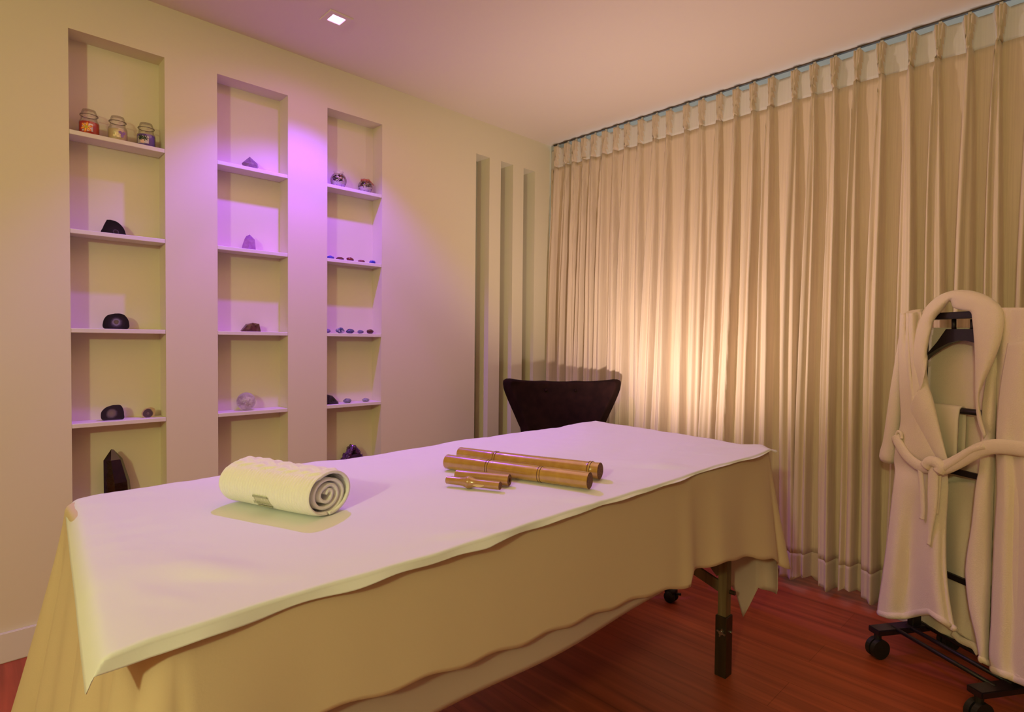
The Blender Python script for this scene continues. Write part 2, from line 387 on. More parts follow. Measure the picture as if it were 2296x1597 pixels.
# draped cloths
def drape(name, m, x0, x1, y0, y1, ztop, rc, hem, flare, fold, label, cat, thick, topn=24, ndrop=26, seed=0, fr=1.0):
    """cloth laid on a table: a top sheet plus a skirt that follows the perimeter"""
    bm = bmesh.new(); per = []
    corners = [(x0, y0), (x1, y0), (x1, y1), (x0, y1)]
    nL = 130; nS = 60; nC = 12
    segs = [((x0+rc, y0), (x1-rc, y0), nL, (0, -1)), ((x1, y0+rc), (x1, y1-rc), nS, (1, 0)), ((x1-rc, y1), (x0+rc, y1), nL, (0, 1)), ((x0, y1-rc), (x0, y0+rc), nS, (-1, 0))]
    cc = [(x1-rc, y0+rc, -90), (x1-rc, y1-rc, 0), (x0+rc, y1-rc, 90), (x0+rc, y0+rc, 180)]
    for k, (a, b, n, nn) in enumerate(segs):
        for i in range(n): tt = i/n; per.append((a[0]+(b[0]-a[0])*tt, a[1]+(b[1]-a[1])*tt, nn[0], nn[1], k, tt))
        cx, cy, a0 = cc[k]
        for i in range(nC): an = R(a0+90*i/nC); per.append((cx+rc*math.cos(an), cy+rc*math.sin(an), math.cos(an), math.sin(an), k+10, i/nC))
    rows = []
    for (dx, dz) in ((-.02, 0), (-.010, 0), (-.004, -.001), (.001, -.005), (.004, -.012)):
        rows.append([(px+nx*dx, py+ny*dx, ztop+dz) for px, py, nx, ny, k, tt in per])
    for j in range(1, ndrop+1):
        q = j/ndrop; r = []
        for i, (px, py, nx, ny, k, tt) in enumerate(per):
            zh, fl, fd = hem(k, tt, px, py), flare(k, tt), fold(k, tt, px, py)
            z = ztop-.012+(zh-(ztop-.012))*q
            off = .004+fl*q**1.1+fd*(q**.8)
            r.append((px+nx*off, py+ny*off, z))
        rows.append(r)
    V = [[bm.verts.new(p) for p in r] for r in rows]; n = len(per)
    for a, b in zip(V, V[1:]):
        for i in range(n): bm.faces.new((a[i], a[(i+1) % n], b[(i+1) % n], b[i]))
    bm.faces.new(V[0])
    o = solo(name, bm, m, ((x0+x1)/2, (y0+y1)/2, ztop), label, cat, None, True)
    solid(o, thick, 0); return o
HN = [(-2.95, .66), (-2.68, .640), (-2.52, .620), (-2.255, .588), (-1.95, .560), (-1.746, .540), (-1.60, .515), (-1.575, .512), (-1.555, .545), (-1.30, .520), (-1.18, .495), (-1.08, .470), (-1.0, .43), (-.9, .40)]
def hem_o(k, tt, px, py):
    if k == 0: return interp(px, HN)+.004*math.sin(px*40)
    if k == 10: return .43-.03*math.sin(tt*3.14)
    if k == 1: return .42-.05*tt
    if k == 2: return .50+.02*math.sin(px*9)
    if k == 3: return .30+.02*math.sin(py*13)
    if k == 12: return .28
    if k == 13: return .31+.33*tt
    return .42
def fl_o(k, tt): return {0: .012+.026*ss(.8, 1, tt)+.014*ss(.10, 0, tt), 10: .038+.045*math.sin(tt*3.14), 1: .038-.02*ss(0, .3, tt), 2: .02, 3: .055, 11: .03, 12: .03+.025*tt+.10*math.sin(tt*3.14), 13: .055-.043*tt+.03*math.sin(tt*3.14)}[k]
def fd_o(k, tt, x, y):
    if k == 0: return .007*math.sin(x*17+1.2*math.sin(x*5))*ss(.35, .9, tt)+.012*math.exp(-((x+1.57)/.035)**2)+.006*math.sin(x*4.3)+.010*math.exp(-((x+1.40)/.05)**2)*.7
    if k == 3: return .022*math.sin(y*23+.6)+.010*math.sin(y*57)
    if k == 1: return .010*math.sin(y*22)
    return 0
drape('cover_cloth', M['cover'], TX0-.012, TX1+.012, TY0-.012, TY1+.012, TZ-.002, .035, hem_o, fl_o, fd_o, 'cream cover cloth draped over the massage table beneath the white sheet', 'table cover', .002)
def hem_u(k, tt, px, py):
    if k == 0: return .520+.006*math.sin(px*7)+(.10*ss(.62, .80, tt))
    if k == 10: return .60-.30*ss(0, .5, tt)
    if k == 1: return interp(tt, [(0, .31), (.04, .24), (.085, .17), (.13, .26), (.2, .31), (.28, .35), (.5, .46), (1, .5)])
    if k == 3: return .36
    if k == 12: return .33
    return .5
def fl_u(k, tt): return {0: .006, 10: .02+.03*math.sin(tt*3.14), 1: .02, 2: .01, 3: .015, 11: .02, 12: .012, 13: .01}[k]
def fd_u(k, tt, x, y):
    if k == 1: return .012*math.sin(y*30)
    if k == 0: return .004*math.sin(x*11)
    return 0
drape('under_cloth', M['under'], TX0-.004, TX1+.006, TY0-.004, TY1+.004, TZ-.008, .03, hem_u, fl_u, fd_u, 'longer pinkish white cloth hanging below the cream cover', 'table cover', .0015)

# top sheet: four measured corners, sagging edges, turned-down rim on the near side and the left end
cFL, cFR, cNR, cNL = Vector((-2.862, -1.150, 0)), Vector((-.900, -1.128, 0)), Vector((-.985, -1.978, 0)), Vector((-2.930, -1.980, 0))
def sheet():
    bm = bmesh.new(); nu, nv = 200, 90; rows = []
    for j in range(-8, nv+9):
        r = []
        for i in range(-7, nu+1):
            u = max(0, i)/nu; v = min(nv, max(0, j))/nv
            P = (cFL.lerp(cFR, u)).lerp(cNL.lerp(cNR, u), v)
            z = TZ+.0055
            # soft wrinkles
            z += .0030*nz(P.x*4.5, P.y*7, 1)+.0030*nz(P.x*11+P.y*9, P.y*15-P.x*5, 4)+.0010*nz(P.x*34+P.y*20, P.y*30, 4)
            nr = ss(.55, 1, v)
            ridge = max(0, nz(P.x*9+P.y*7, P.y*2.2-P.x*1.1, 9))
            z += nr*(.040*ridge*(1-.75*ss(.85, 1, v)) - .007*ss(.7, 1, v))
            z += .0022*nz(P.x*5.5-P.y*12, P.y*4, 2)*ss(.3, 0, v)
            z += -.012*math.exp(-((P.x+2.12)/.22)**2)*ss(.12, 0, v)*0
            mk = ss(-2.80, -2.68, P.x)*ss(-1.75, -1.85, P.x)*ss(-1.97, -1.90, P.y)*ss(-1.25, -1.36, P.y); z += (TZ+.0063-z)*mk*.9
            z = max(z, TZ+.0025)
            # edge outline wander
            P.y += ss(.85, 1, v)*(.012*nz(P.x*3.1, 7, 3)+.006*nz(P.x*9, 2, 3)) + ss(.12, 0, v)*(-.020*math.exp(-((P.x+2.05)/.20)**2)-.016*math.exp(-((P.x+1.2)/.16)**2)+.006*nz(P.x*6, 9, 9))
            if u > .97: P.x += (u-.97)/.03*.01*nz(P.y*6, 3, 1)
            # near overhang
            dzn = 0
            if j > nv:
                q = (j-nv)/9; h = interp(u, [(0, .020), (.05, .018), (.12, .016), (.3, .013), (.5, .008), (.7, .003), (1, .002)])*(1+.30*nz(P.x*7, 1, 5)+.12*math.sin(P.x*45))
                P.y -= .006*q*(1+math.sin(P.x*26)*.6); dzn = h*q+.003
            if j < 0:
                q = -j/8; z -= .008*q; P.y += .004*q
            if i < 0:
                q = -i/7; P.x -= .026*q**.7; dzn = max(dzn, .034*q**1.25*(.75+.3*v))
            z -= dzn
            if u < .02: z -= .004*(1-u/.02)
            # lifted pointed corner at the far right
            cc_ = ss(.93, 1, u)*ss(.86, 1, v); z += .008*cc_; P.x += .035*cc_; z -= .016*ss(.6, 1, cc_); 
            r.append((P.x, P.y, z))
        rows.append(r)
    grid(bm, rows); return bm
o = solo('top_sheet', sheet(), M['sheet'], (-1.93, -1.56, TZ), 'white disposable sheet spread over the massage table top', 'sheet', None, True); solid(o, .0015, 1)
SZT = TZ+.0082

# ------------------------------------------------------------------ rolled towel
def towel():
    A = onto(508, 1128, 2, SZT); B = onto(712, 1166, 2, SZT)          # near bottom line of the roll
    d = (B-A); L = d.length; d.normalize(); n = Vector((0, 0, 1)); s_ = n.cross(d).normalized()      # s_: away from the lamp side
    if s_.dot(Vector((1, 0, 0))) < 0: s_ = -s_
    rx, rz = .062, .047
    c0 = A+s_*(rx*.60)+n*(rz+.000)
    root = thing('rolled_towel', (c0+d*L/2-n*rz), 'rolled cream towel with ribbed and braided texture on the table', 'towel')
    def pt(tl, r, ang, k=1.0): return c0+d*(tl)+s_*(rx*r*math.cos(ang)*k)+n*(rz*(r*math.sin(ang)))
    bm = bmesh.new(); rows = []; na, nl = 170, 340
    a0, a1 = R(-92), R(262)
    for i in range(nl+1):
        q = i/nl; r_ = []
        for j in range(na+1):
            t_ = j/na; an = a0+(a1-a0)*t_
            rr = 1.0-.05*ss(.9, 1, t_)
            rr *= 1-.10*ss(.06, 0, q)-.03*ss(.94, 1, q)+.03*math.sin(q*5+1)*math.sin(an)
            deg = math.degrees(an) % 360
            # side towards the camera (180 deg): ribs; top: braids
            ribw = ss(118, 135, deg)*ss(285, 262, deg)
            ribs = abs(math.sin(q*math.pi*34))
            br_ = abs(math.sin(q*26+math.sin(deg*.16)*1.3))*abs(math.sin(deg*.125+math.sin(q*26)*.6))
            rr += .045*ribs*ribw + .085*br_*(1-ribw)*ss(15, 45, deg)*ss(0, .06, q)*ss(1, .95, q)
            rr += .02*nz(q*3, t_*4, 3)
            p = pt(q*L, rr, an)
            if p.z < SZT+.001: p.z = SZT+.001
            r_.append(p)
        rows.append(r_)
    grid(bm, rows); o = part('outer_layer', bm, M['towel'], root, True); solid(o, .006, -1)
    # inner spiral
    bm = bmesh.new(); rows = []
    for i in range(21):
        q = i/20; r_ = []
        for j in range(260):
            t_ = j/259; an = R(262)+t_*R(360*2.7); rr = .78*(1-t_)**.9+.05
            rr += .09*nz(t_*11, q*.6, 8)*(1-ss(.9, 1, t_)*.6); rr *= 1-.10*math.sin(an+.6)
            p = pt(.006+q*(L-.012), rr, an); p += n*(-.003)
            if p.z < SZT+.004: p.z = SZT+.004
            r_.append(p)
        rows.append(r_)
    grid(bm, rows); o = part('inner_roll', bm, M['towel'], root, True); solid(o, .0065, 0)
    # woven tag
    tm = mat('tag_weave', (.62, .62, .48), .9, bump=((900, 900, 900), .3, .001)); tb = mat('tag_border', (.40, .42, .32), .9)
    tp = lambda q, an: pt(q*L, 1.05, R(an))
    bm = bmesh.new(); rows = [[tp(.365+.155*i/10, 206-30*j/6+0)+(-s_)*.0015 for j in range(7)] for i in range(11)]
    rows = [[pt((.43+.155*i/10)*L, 1.055, R(222-30*j/6)) for j in range(7)] for i in range(11)]
    grid(bm, rows); tg = part('woven_tag', bm, tm, root, True, label='grey green woven tag'); solid(tg, .0012, 1)
    for e_ in (223, 193):
        bm = bmesh.new(); rows = [[pt((.43+.155*i/10)*L, 1.085, R(e_-4.5*j)) for j in range(2)] for i in range(11)]; grid(bm, rows); o = part('tag_border', bm, tb, tg); o.data.transform(Matrix.Translation(Vector((0,0,0)))); solid(o, .0012, 0)
    cu = bpy.data.curves.new('tag_lettering', 'FONT'); cu.body = 'Buddemeyer'; cu.size = .0088; cu.extrude = .0002; cu.align_x = 'CENTER'; cu.align_y = 'CENTER'; cu.resolution_u = 2
    tmp = bpy.data.objects.new('tmp', cu); col.objects.link(tmp); bpy.context.view_layer.update()
    me = bpy.data.meshes.new_from_object(tmp); bpy.data.objects.remove(tmp)
    cen = pt((.43+.0775)*L, 1.10, R(207)); nn = (cen-pt((.43+.0775)*L, .3, R(207))).normalized(); xx = d; yy = nn.cross(xx).normalized()
    me.transform(Matrix(((xx.x, yy.x, nn.x, cen.x), (xx.y, yy.y, nn.y, cen.y), (xx.z, yy.z, nn.z, cen.z), (0,0,0,1))))
    me.transform(Matrix.Translation(-Vector(root.location))); me.materials.append(tb)
    o = bpy.data.objects.new('tag_lettering', me); o.parent = tg; col.objects.link(o)
    return root
towel()

# ------------------------------------------------------------------ bamboo sticks
def bamboo_mat(name, c1, c2):
    m = mat(name, c1, .25, spec=.9, var=((40, 40, 40), c2, 4, .35, .75), coat=1); m.node_tree.nodes['Principled BSDF'].inputs['Coat Roughness'].default_value = .12; return m
BM1 = bamboo_mat('honey_bamboo', (.40, .21, .028), (.50, .29, .045)); BM2 = bamboo_mat('matt_bamboo', (.38, .19, .040), (.46, .25, .06))
M['cut'] = mat('bamboo_cut_end', (.22, .10, .03), .7, var=((300, 300, 300), (.12, .05, .015), 4, .4, .6)); M['node'] = mat('bamboo_node_line', (.10, .035, .012), .5); M['pith'] = mat('bamboo_scraped_wood', (.68, .50, .24), .7)
def bamboo(pa, pb, ra, rb, nodes, label, m, hole=False, curve=0.0, knob=False):
    A = onto(*pa, 2, SZT); B = onto(*pb, 2, SZT); A.z = SZT+ra; B.z = SZT+rb; d = (B-A).normalized(); L = (B-A).length
    s_ = d.cross(Vector((0, 0, 1))).normalized(); zoff = .0045 if knob else .001
    if s_.y > 0 and False: s_ = -s_
    root = thing('bamboo_stick', ((A+B)/2).xy.to_3d()+Vector((0, 0, SZT)), label, 'massage stick', 'bamboo massage sticks on the table')
    K = 90; pts = []; rr = []
    for i in range(K+1):
        q = i/K; r = ra+(rb-ra)*q
        for nq, up_ in nodes:
            g = math.exp(-((q-nq)*L/.006)**2); r *= 1+up_*g; r *= 1-.05*math.exp(-((q-nq)*L/.014)**2)*(0 if knob else 1)
        if knob: r *= 1+.45*math.exp(-((q-nodes[0][0])*L/.013)**2)
        pts.append(A.lerp(B, q)+s_*curve*math.sin(q*math.pi)); rr.append(r)
        pts[-1].z = SZT+ra+(rb-ra)*q+zoff
    bm = bmesh.new(); tube(bm, pts, rr, 28, cap=False)
    o = part('culm', bm, m, root, True)
    for e, (P, dd, r) in enumerate(((pts[0], -d, rr[0]), (pts[-1], d, rr[-1]))):
        bm = bmesh.new(); a, b = frame_at(dd); ri = r*(.42 if hole else .05)
        ring = lambda rad, o_: [bm.verts.new(P+dd*o_+a*rad*math.cos(k*2*math.pi/28)+b*rad*math.sin(k*2*math.pi/28)) for k in range(28)]
        r1, r2, r3, r4 = ring(r*.998, 0), ring(r*.9, .0012), ring(ri, .0008), ring(ri*.9, -.02 if hole else -.002)
        for u, v in ((r1, r2), (r2, r3), (r3, r4)):
            for k in range(28): bm.faces.new((u[k], u[(k+1) % 28], v[(k+1) % 28], v[k]))
        bm.faces.new(r4); part('cut_end', bm, M['cut'], root, label='darker sawn end')
    if not knob:
        for nq, up_ in nodes:
            bm = bmesh.new()
            for dq in (-.0035, .0035):
                q = nq+dq/L; i = q*K; P = A.lerp(B, q)+s_*curve*math.sin(q*math.pi); P.z = SZT+(ra+(rb-ra)*q)+.001; rr_ = (ra+(rb-ra)*q)*(1+up_*math.exp(-(.0035/.006)**2)-.045)
                a, b = frame_at(d); ringp = [P+a*rr_*math.cos(k*2*math.pi/28)+b*rr_*math.sin(k*2*math.pi/28) for k in range(29)]
                tube(bm, ringp, .0008, 6, cap=False)
            part('node_ring', bm, M['node'], root, True, label='dark double ring at the node')
    return root, A, B, d
bamboo((1032, 1032), (1345, 1076), .0195, .0225, [(.295, .10), (.945, .12)], 'thickest bamboo stick, farthest of the four on the sheet', BM1, curve=.006)
bamboo((1003, 1052), (1322, 1098), .0205, .0210, [(.325, .05), (.69, .05)], 'long bamboo stick with two node rings, in front of the thickest', BM1)
bamboo((1024, 1079), (1142, 1091), .0145, .0150, [], 'short plain bamboo tube with a hollow end', BM2, hole=True)
rt_, A, B, d = bamboo((1003, 1089), (1121, 1103), .0098, .0102, [(.42, .12)], 'thinnest short bamboo twig with a knotted middle', BM2, knob=True)
bm = bmesh.new(); P = A.lerp(B, .62); P.z = SZT+.010; toC = (CP-P).normalized(); toC = (toC-d*toC.dot(d)).normalized(); sd = d.cross(toC)
rows = [[P+d*(u-.5)*.034+toC*.0108*math.cos(w)+sd*.0108*math.sin(w)*1 for w in [(-.5+k/4)*.9*math.sin(math.pi*(.05+.9*u)) for k in range(5)]] for u in [i/10 for i in range(11)]]
grid(bm, rows); part('scraped_patch', bm, M['pith'], rt_, True, label='pale scraped patch')

# ------------------------------------------------------------------ things on the shelves
SH = {1: 2.0028, 2: 1.6216, 3: 1.2359, 4: .861, 5: .482}
def sx(px, s, y=.05): return onto(px, 500 if s < 3 else 800, 1, y).x if False else None
def atshelf(px, s, y=.05):
    # x where the column px of the photo crosses this shelf's height at depth y
    z = SH[s]; lo, hi = 0, 1597
    for _ in range(40):
        mid = (lo+hi)/2
        if onto(px, mid, 1, y).z > z: lo = mid
        else: hi = mid
    return Vector((onto(px, lo, 1, y).x, y, z))
# candle jars
def petals(bm, Rr, cx, cz, n, rl, wl, c, off, rot=0):
    for k in range(n):
        a = rot+k*2*math.pi/n; pts = []
        for q, w_ in ((0, .15), (.3, .8), (.6, 1), (.85, .6), (1, .0)):
            pts.append((q*rl, w_*wl))
        left = [(x*math.cos(a)-w_*math.sin(a), x*math.sin(a)+w_*math.cos(a)) for x, w_ in pts]; right = [(x*math.cos(a)+w_*math.sin(a), x*math.sin(a)-w_*math.cos(a)) for x, w_ in pts[:-1]][::-1]
        vs = []
        for u, v in left+right:
            an = -math.pi/2+(cx+u)/Rr; vs.append(bm.verts.new(c+Vector(((Rr+off)*math.cos(an), (Rr+off)*math.sin(an), cz+v))))
        bm.faces.new(vs)
def jar(px, wax, label, kind, turn):
    c = atshelf(px, 1, .045); r = .0335
    root = thing('candle_jar', c, label, 'candle', 'scented candle jars on the top shelf of the left niche')
    bm = bmesh.new(); prof = [(.0, .0), (r*.92, .0), (r, .004), (r, .048), (r*.97, .054), (r*.83, .060), (r*.80, .068), (r*.80, .076), (r*.88, .078), (r*.88, .080)]
    lathe(bm, prof, c, 36); part('glass_jar', bm, M['glass'], root, True)
    bm = bmesh.new(); hw = .050 if kind != 1 else .046; lathe(bm, [(0, .0015), (r*.9, .0015), (r*.96, .005), (r*.96, hw), (r*.85, hw+.002), (0, hw+.001)], c, 36); part('wax', bm, wax, root, True, label='coloured wax')
    bm = bmesh.new(); lathe(bm, [(r*.88, .0805), (r*.90, .083), (r*.78, .0845), (r*.76, .090), (r*.66, .101), (r*.35, .1045), (0, .105)], c, 36); lid = part('glass_lid', bm, M['glass'], root, True)
    bm = bmesh.new()
    for z_ in (.0795,): tube(bm, [c+Vector((r*.885*math.cos(k*math.pi/18), r*.885*math.sin(k*math.pi/18), z_)) for k in range(37)], .0013, 6, cap=False)
    part('rim', bm, mat('rim_dark_glass', (.22, .15, .13), .2, trans=.6), root, True)  # dark translucent ring round the jar mouth
    base = mat('label_paper', [(.80, .74, .80), (.72, .62, .40), (.62, .56, .58)][kind], .6)
    tt = turn; bm = bmesh.new(); ro = r+.0006
    rows = [[c+Vector((ro*math.cos(R(tt-38+76*i/12)), ro*math.sin(R(tt-48+96*i/12)), 0.011+.030*j)) for i in range(13)] for j in range(2)]
    grid(bm, rows); lb = part('paper_label', bm, base, root, True)
    cx = R(tt+90)*r; c2 = c
    def pat(name, rgb, *a):
        bm = bmesh.new(); petals(bm, r, cx+a[0], a[1], a[2], a[3], a[4], c2, a[5], a[6]); o = part(name, bm, mat(name, rgb, .6), lb)
    if kind == 0:
        pat('petals', (.85, .16, .03), 0, .026, 6, .022, .0050, .0012, .3); pat('petal_streaks', (.95, .62, .10), 0, .026, 6, .018, .0022, .0017, .3); pat('flower_heart', (.55, .45, .04), 0, .026, 5, .006, .003, .0021, 0)
    elif kind == 1:
        pat('painted_cloth', (.30, .17, .42), .016, .028, 3, .015, .006, .0012, .5); pat('painted_flame', (.90, .80, .45), -.004, .02, 3, .013, .005, .0012, 1.4)
    else:
        pat('painted_leaves', (.03, .05, .03), -.008, .034, 7, .012, .0022, .0012, .4); pat('painted_leaves', (.03, .05, .03), .008, .032, 7, .013, .0022, .0012, .1); pat('painted_petals', (.85, .55, .50), -.002, .018, 5, .009, .0035, .0012, .2)
    return root
jar(200, mat('red_wax', (.55, .030, .012), .4), 'candle jar of red wax with an orange lily label', 0, -113)
jar(264, mat('cream_wax', (.70, .55, .35), .4), 'candle jar of cream wax with a violet and cream label, between two jars', 1, -100)
jar(328, mat('violet_wax', (.16, .08, .42), .4), 'candle jar of violet wax with a dark leaf label', 2, -122)

# agates
def agate_mat(name, stops, scale, freq=1.0):
    m = bpy.data.materials.new(name); m.use_nodes = True; nt = m.node_tree; b = nt.nodes['Principled BSDF']; L = nt.links.new; N = nt.nodes.new
    tc = N('ShaderNodeTexCoord'); nz_ = N('ShaderNodeTexNoise'); nz_.inputs['Scale'].default_value = 45; L(tc.outputs['Object'], nz_.inputs['Vector'])
    mp = N('ShaderNodeMapping'); mp.inputs['Location'].default_value = scale[1]; mp.inputs['Scale'].default_value = (1/scale[0], .0, 1/scale[0]); L(tc.outputs['Object'], mp.inputs[0])
    ln = N('ShaderNodeVectorMath'); ln.operation = 'LENGTH'; L(mp.outputs[0], ln.inputs[0])
    ad = N('ShaderNodeMath'); ad.operation = 'MULTIPLY_ADD'; ad.inputs[1].default_value = .28; L(nz_.outputs[0], ad.inputs[0]); L(ln.outputs['Value'], ad.inputs[2])
    cr_ = N('ShaderNodeValToRGB'); L(ad.outputs[0], cr_.inputs[0])
    el = cr_.color_ramp.elements; el[0].position = stops[0][0]; el[0].color = (*stops[0][1], 1); el[1].position = stops[-1][0]; el[1].color = (*stops[-1][1], 1)
    for p, c in stops[1:-1]: e_ = el.new(p); e_.color = (*c, 1)
    L(cr_.outputs[0], b.inputs['Base Color']); b.inputs['Roughness'].default_value = .18; b.inputs['Coat Weight'].default_value = .3
    return m
def agate(px, s, w, h, outline, stops, cen, label, rind, y=.04, th=.030, tilt=0.0):
    c = atshelf(px, s, y)
    root = thing('agate_geode', c, label, 'mineral', 'polished agate halves in the left niche')
    ps = cr([Vector((a*w/2, 0, b*h)) for a, b in outline]+[Vector((outline[0][0]*w/2, 0, outline[0][1]*h))], 60)[:-1]
    bm = bmesh.new(); f = [bm.verts.new(c+p+Vector((0, 0, 0))) for p in ps]; bm.faces.new(f); part('polished_face', bm, agate_mat('agate_face', stops, (w/2, (-cen[0]/(w/2)*1.0, 0, -cen[1]/(w/2)))), root, label='banded polished face')
    bm = bmesh.new(); cc_ = Vector((0, 0, h*.45)); rows = []
    for k, q in enumerate((0, .3, .6, .85, 1)):
        sc_ = math.sqrt(max(.04, 1-q*q*.96))
        rows.append([c+Vector(((p.x-cc_.x)*sc_+cc_.x, .0005+th*q+.001*nz(p.x*90, q*3, p.z*90), max(0.0003, (p.z-cc_.z)*sc_+cc_.z if q < .3 else (p.z-cc_.z)*sc_+cc_.z))) for p in ps])
    V = [[bm.verts.new(p) for p in r] for r in rows]
    for a, b in zip(V, V[1:]):
        for i in range(len(ps)): bm.faces.new((a[i], b[i], b[(i+1) % len(ps)], a[(i+1) % len(ps)]))
    bm.faces.new(V[-1]); part('rough_rind', bm, rind, root, True, label='rough outer rind')
M['rind'] = mat('dark_rind', (.035, .020, .018), .7, bump=((120, 120, 120), .6, .002)); M['rind2'] = mat('tan_rind', (.50, .33, .16), .7, bump=((120, 120, 120), .6, .002))
DK = (.010, .008, .014)
agate(256, 2, .079, .058, [(-.62, 1), (-.95, .45), (-1, .0), (.98, .0), (1, .18), (.82, .55), (.35, .9), (-.2, 1.02)], [(0, (.02, .012, .015)), (.30, (.03, .02, .025)), (.36, (.10, .08, .10)), (.41, (.02, .014, .022)), (1, DK)], (.006, .013), 'dark agate half with a sharp left corner on the second shelf', M['rind'])
agate(261, 3, .090, .064, [(-.1, 1), (-.7, .85), (-1, .45), (-.85, .0), (.80, .0), (.98, .45), (.72, .85), (.35, 1)], [(0, (.20, .16, .10)), (.30, (.12, .10, .07)), (.38, (.26, .22, .30)), (.50, (.08, .06, .10)), (.62, (.025, .018, .03)), (1.2, DK)], (.0, .028), 'round black agate half with a grey crystal heart, middle shelf', M['rind'])
agate(252, 4, .081, .062, [(.05, 1), (-.55, .86), (-.95, .5), (-.72, .0), (.85, .0), (1, .35), (.9, .75), (.65, .98)], [(0, (.10, .07, .05)), (.16, (.20, .16, .12)), (.46, (.16, .12, .13)), (.55, (.09, .07, .09)), (.66, (.02, .014, .02)), (1.2, DK)], (-.002, .028), 'black agate half with a wide grey centre, fourth shelf', M['rind'])
agate(333, 4, .051, .043, [(0, .98), (-.6, .85), (-1, .4), (-.6, .0), (.6, .0), (.95, .4), (.9, .85), (.4, 1)], [(0, (.05, .03, .02)), (.20, (.05, .03, .02)), (.25, (.30, .24, .20)), (.34, (.09, .06, .065)), (.82, (.09, .06, .065)), (.92, (.5, .38, .20)), (1.2, (.55, .42, .22))], (-.002, .018), 'small agate half with a tan rind beside the black one', M['rind2'], th=.02)

def crystal_mat(name, c1, c2, rough=.12, tr=.55, sc_=60):
    m = mat(name, c1, rough, spec=.6, var=((sc_, sc_, sc_), c2, 5, .35, .65), trans=tr, bump=((sc_*2, sc_*2, sc_*2), .25, .002)); m.node_tree.nodes['Principled BSDF'].inputs['IOR'].default_value = 1.5; return m
def gem(name, px, s, pts, scale, m, label, cat='crystal', group=None, y=.05, jitter=0):
    c = atshelf(px, s, y); P = []
    for a, b, d_ in pts: P.append(c+Vector((a*scale, b*scale, max(0.0002, d_*scale))))
    bm = hull(P); o = solo(name, bm, m, c, label, cat, group); return o
# smoky quartz tower (bottom shelf, left niche)
hx = lambda r, z, ox=0, sq_=1, rot=0, n=6: [(ox+r*math.cos(rot+k*2*math.pi/n), sq_*r*math.sin(rot+k*2*math.pi/n), z) for k in range(n)]
smoky = crystal_mat('smoky_quartz', (.030, .012, .006), (.006, .003, .002), .10, .25, 40)
c = atshelf(262, 5, .05)
gem('smoky_quartz_tower', 262, 5, hx(.052, 0, .006, .75, .2)+hx(.046, .12, .002, .75, .2)+hx(.034, .215, -.012, .75, .2)+[(-.018, 0, .258), (-.010, .0, .256)], 1, smoky, 'tall smoky brown quartz tower standing on the lowest shelf')
rose = crystal_mat('pale_amethyst', (.30, .17, .24), (.42, .28, .36), .15, .45, 70)
gem('quartz_point', 561, 1, hx(.030, 0, 0, .9, .3)+hx(.040, .022, 0, .8, .1)+hx(.036, .030, .001, .8, .3)+[(-.002, 0, .062)], 1, rose, 'squat dusky quartz point, topmost in the middle niche')
ame = crystal_mat('clear_amethyst', (.62, .36, .66), (.50, .22, .50), .08, .55, 60)
gem('amethyst_point', 558, 2, hx(.036, 0, 0, .8, .2)+hx(.033, .020, .001, .8, .2)+hx(.026, .052, .004, .8, .25)+[(-.012, 0, .066), (.004, 0, .076), (.012, .0, .066)], 1, ame, 'pink violet amethyst point on the second shelf of the middle niche')
gem('garnet_brown_crystal', 562, 3, [(-.042, 0, 0), (-.040, .02, .004), (-.022, -.014, .030), (-.018, .012, .036), (.004, -.016, .042), (.012, .014, .042), (.034, -.016, .038), (.038, .014, .038), (.044, -.01, 0), (.042, .02, 0), (.046, 0, .012), (-.03, -.02, 0), (.02, -.022, 0), (.018, -.02, .03), (-.012, -.022, .012)], 1, crystal_mat('brown_crystal', (.07, .018, .018), (.16, .06, .05), .12, .3, 55), 'dark reddish brown faceted crystal lying on the middle shelf')
# glass ball
c = atshelf(552, 4, .05); root = thing('crystal_ball', c, 'clear cracked crystal ball on the fourth shelf of the middle niche', 'crystal ball'); r = .0425
bm = bmesh.new(); bmesh.ops.create_uvsphere(bm, u_segments=40, v_segments=24, radius=r, matrix=Matrix.Translation(c+Vector((0, 0, r))))
m = mat('cracked_crystal', (.62, .55, .60), .05, spec=.6, trans=.75, coat=.6, var=((70, 70, 70), (.95, .9, .95), 6, .42, .58)); m.node_tree.nodes['Principled BSDF'].inputs['IOR'].default_value = 1.18
part('ball', bm, m, root, True)
bm = bmesh.new()
for k in range(46):
    v = Vector((random.gauss(0, 1), random.gauss(0, 1), random.gauss(0, 1))).normalized()*random.uniform(.1, .8)*r; s1 = Vector((random.uniform(-1, 1), random.uniform(-1, 1), random.uniform(-1, 1)))*.009; s2 = Vector((random.uniform(-1, 1), random.uniform(-1, 1), random.uniform(-1, 1)))*.005
    q = c+Vector((0, 0, r))+v; bm.faces.new([bm.verts.new(q), bm.verts.new(q+s1), bm.verts.new(q+s2)])
o = part('inner_cracks', bm, mat('crack_flakes', (.9, .85, .9), .2), root); o['kind'] = 'stuff'

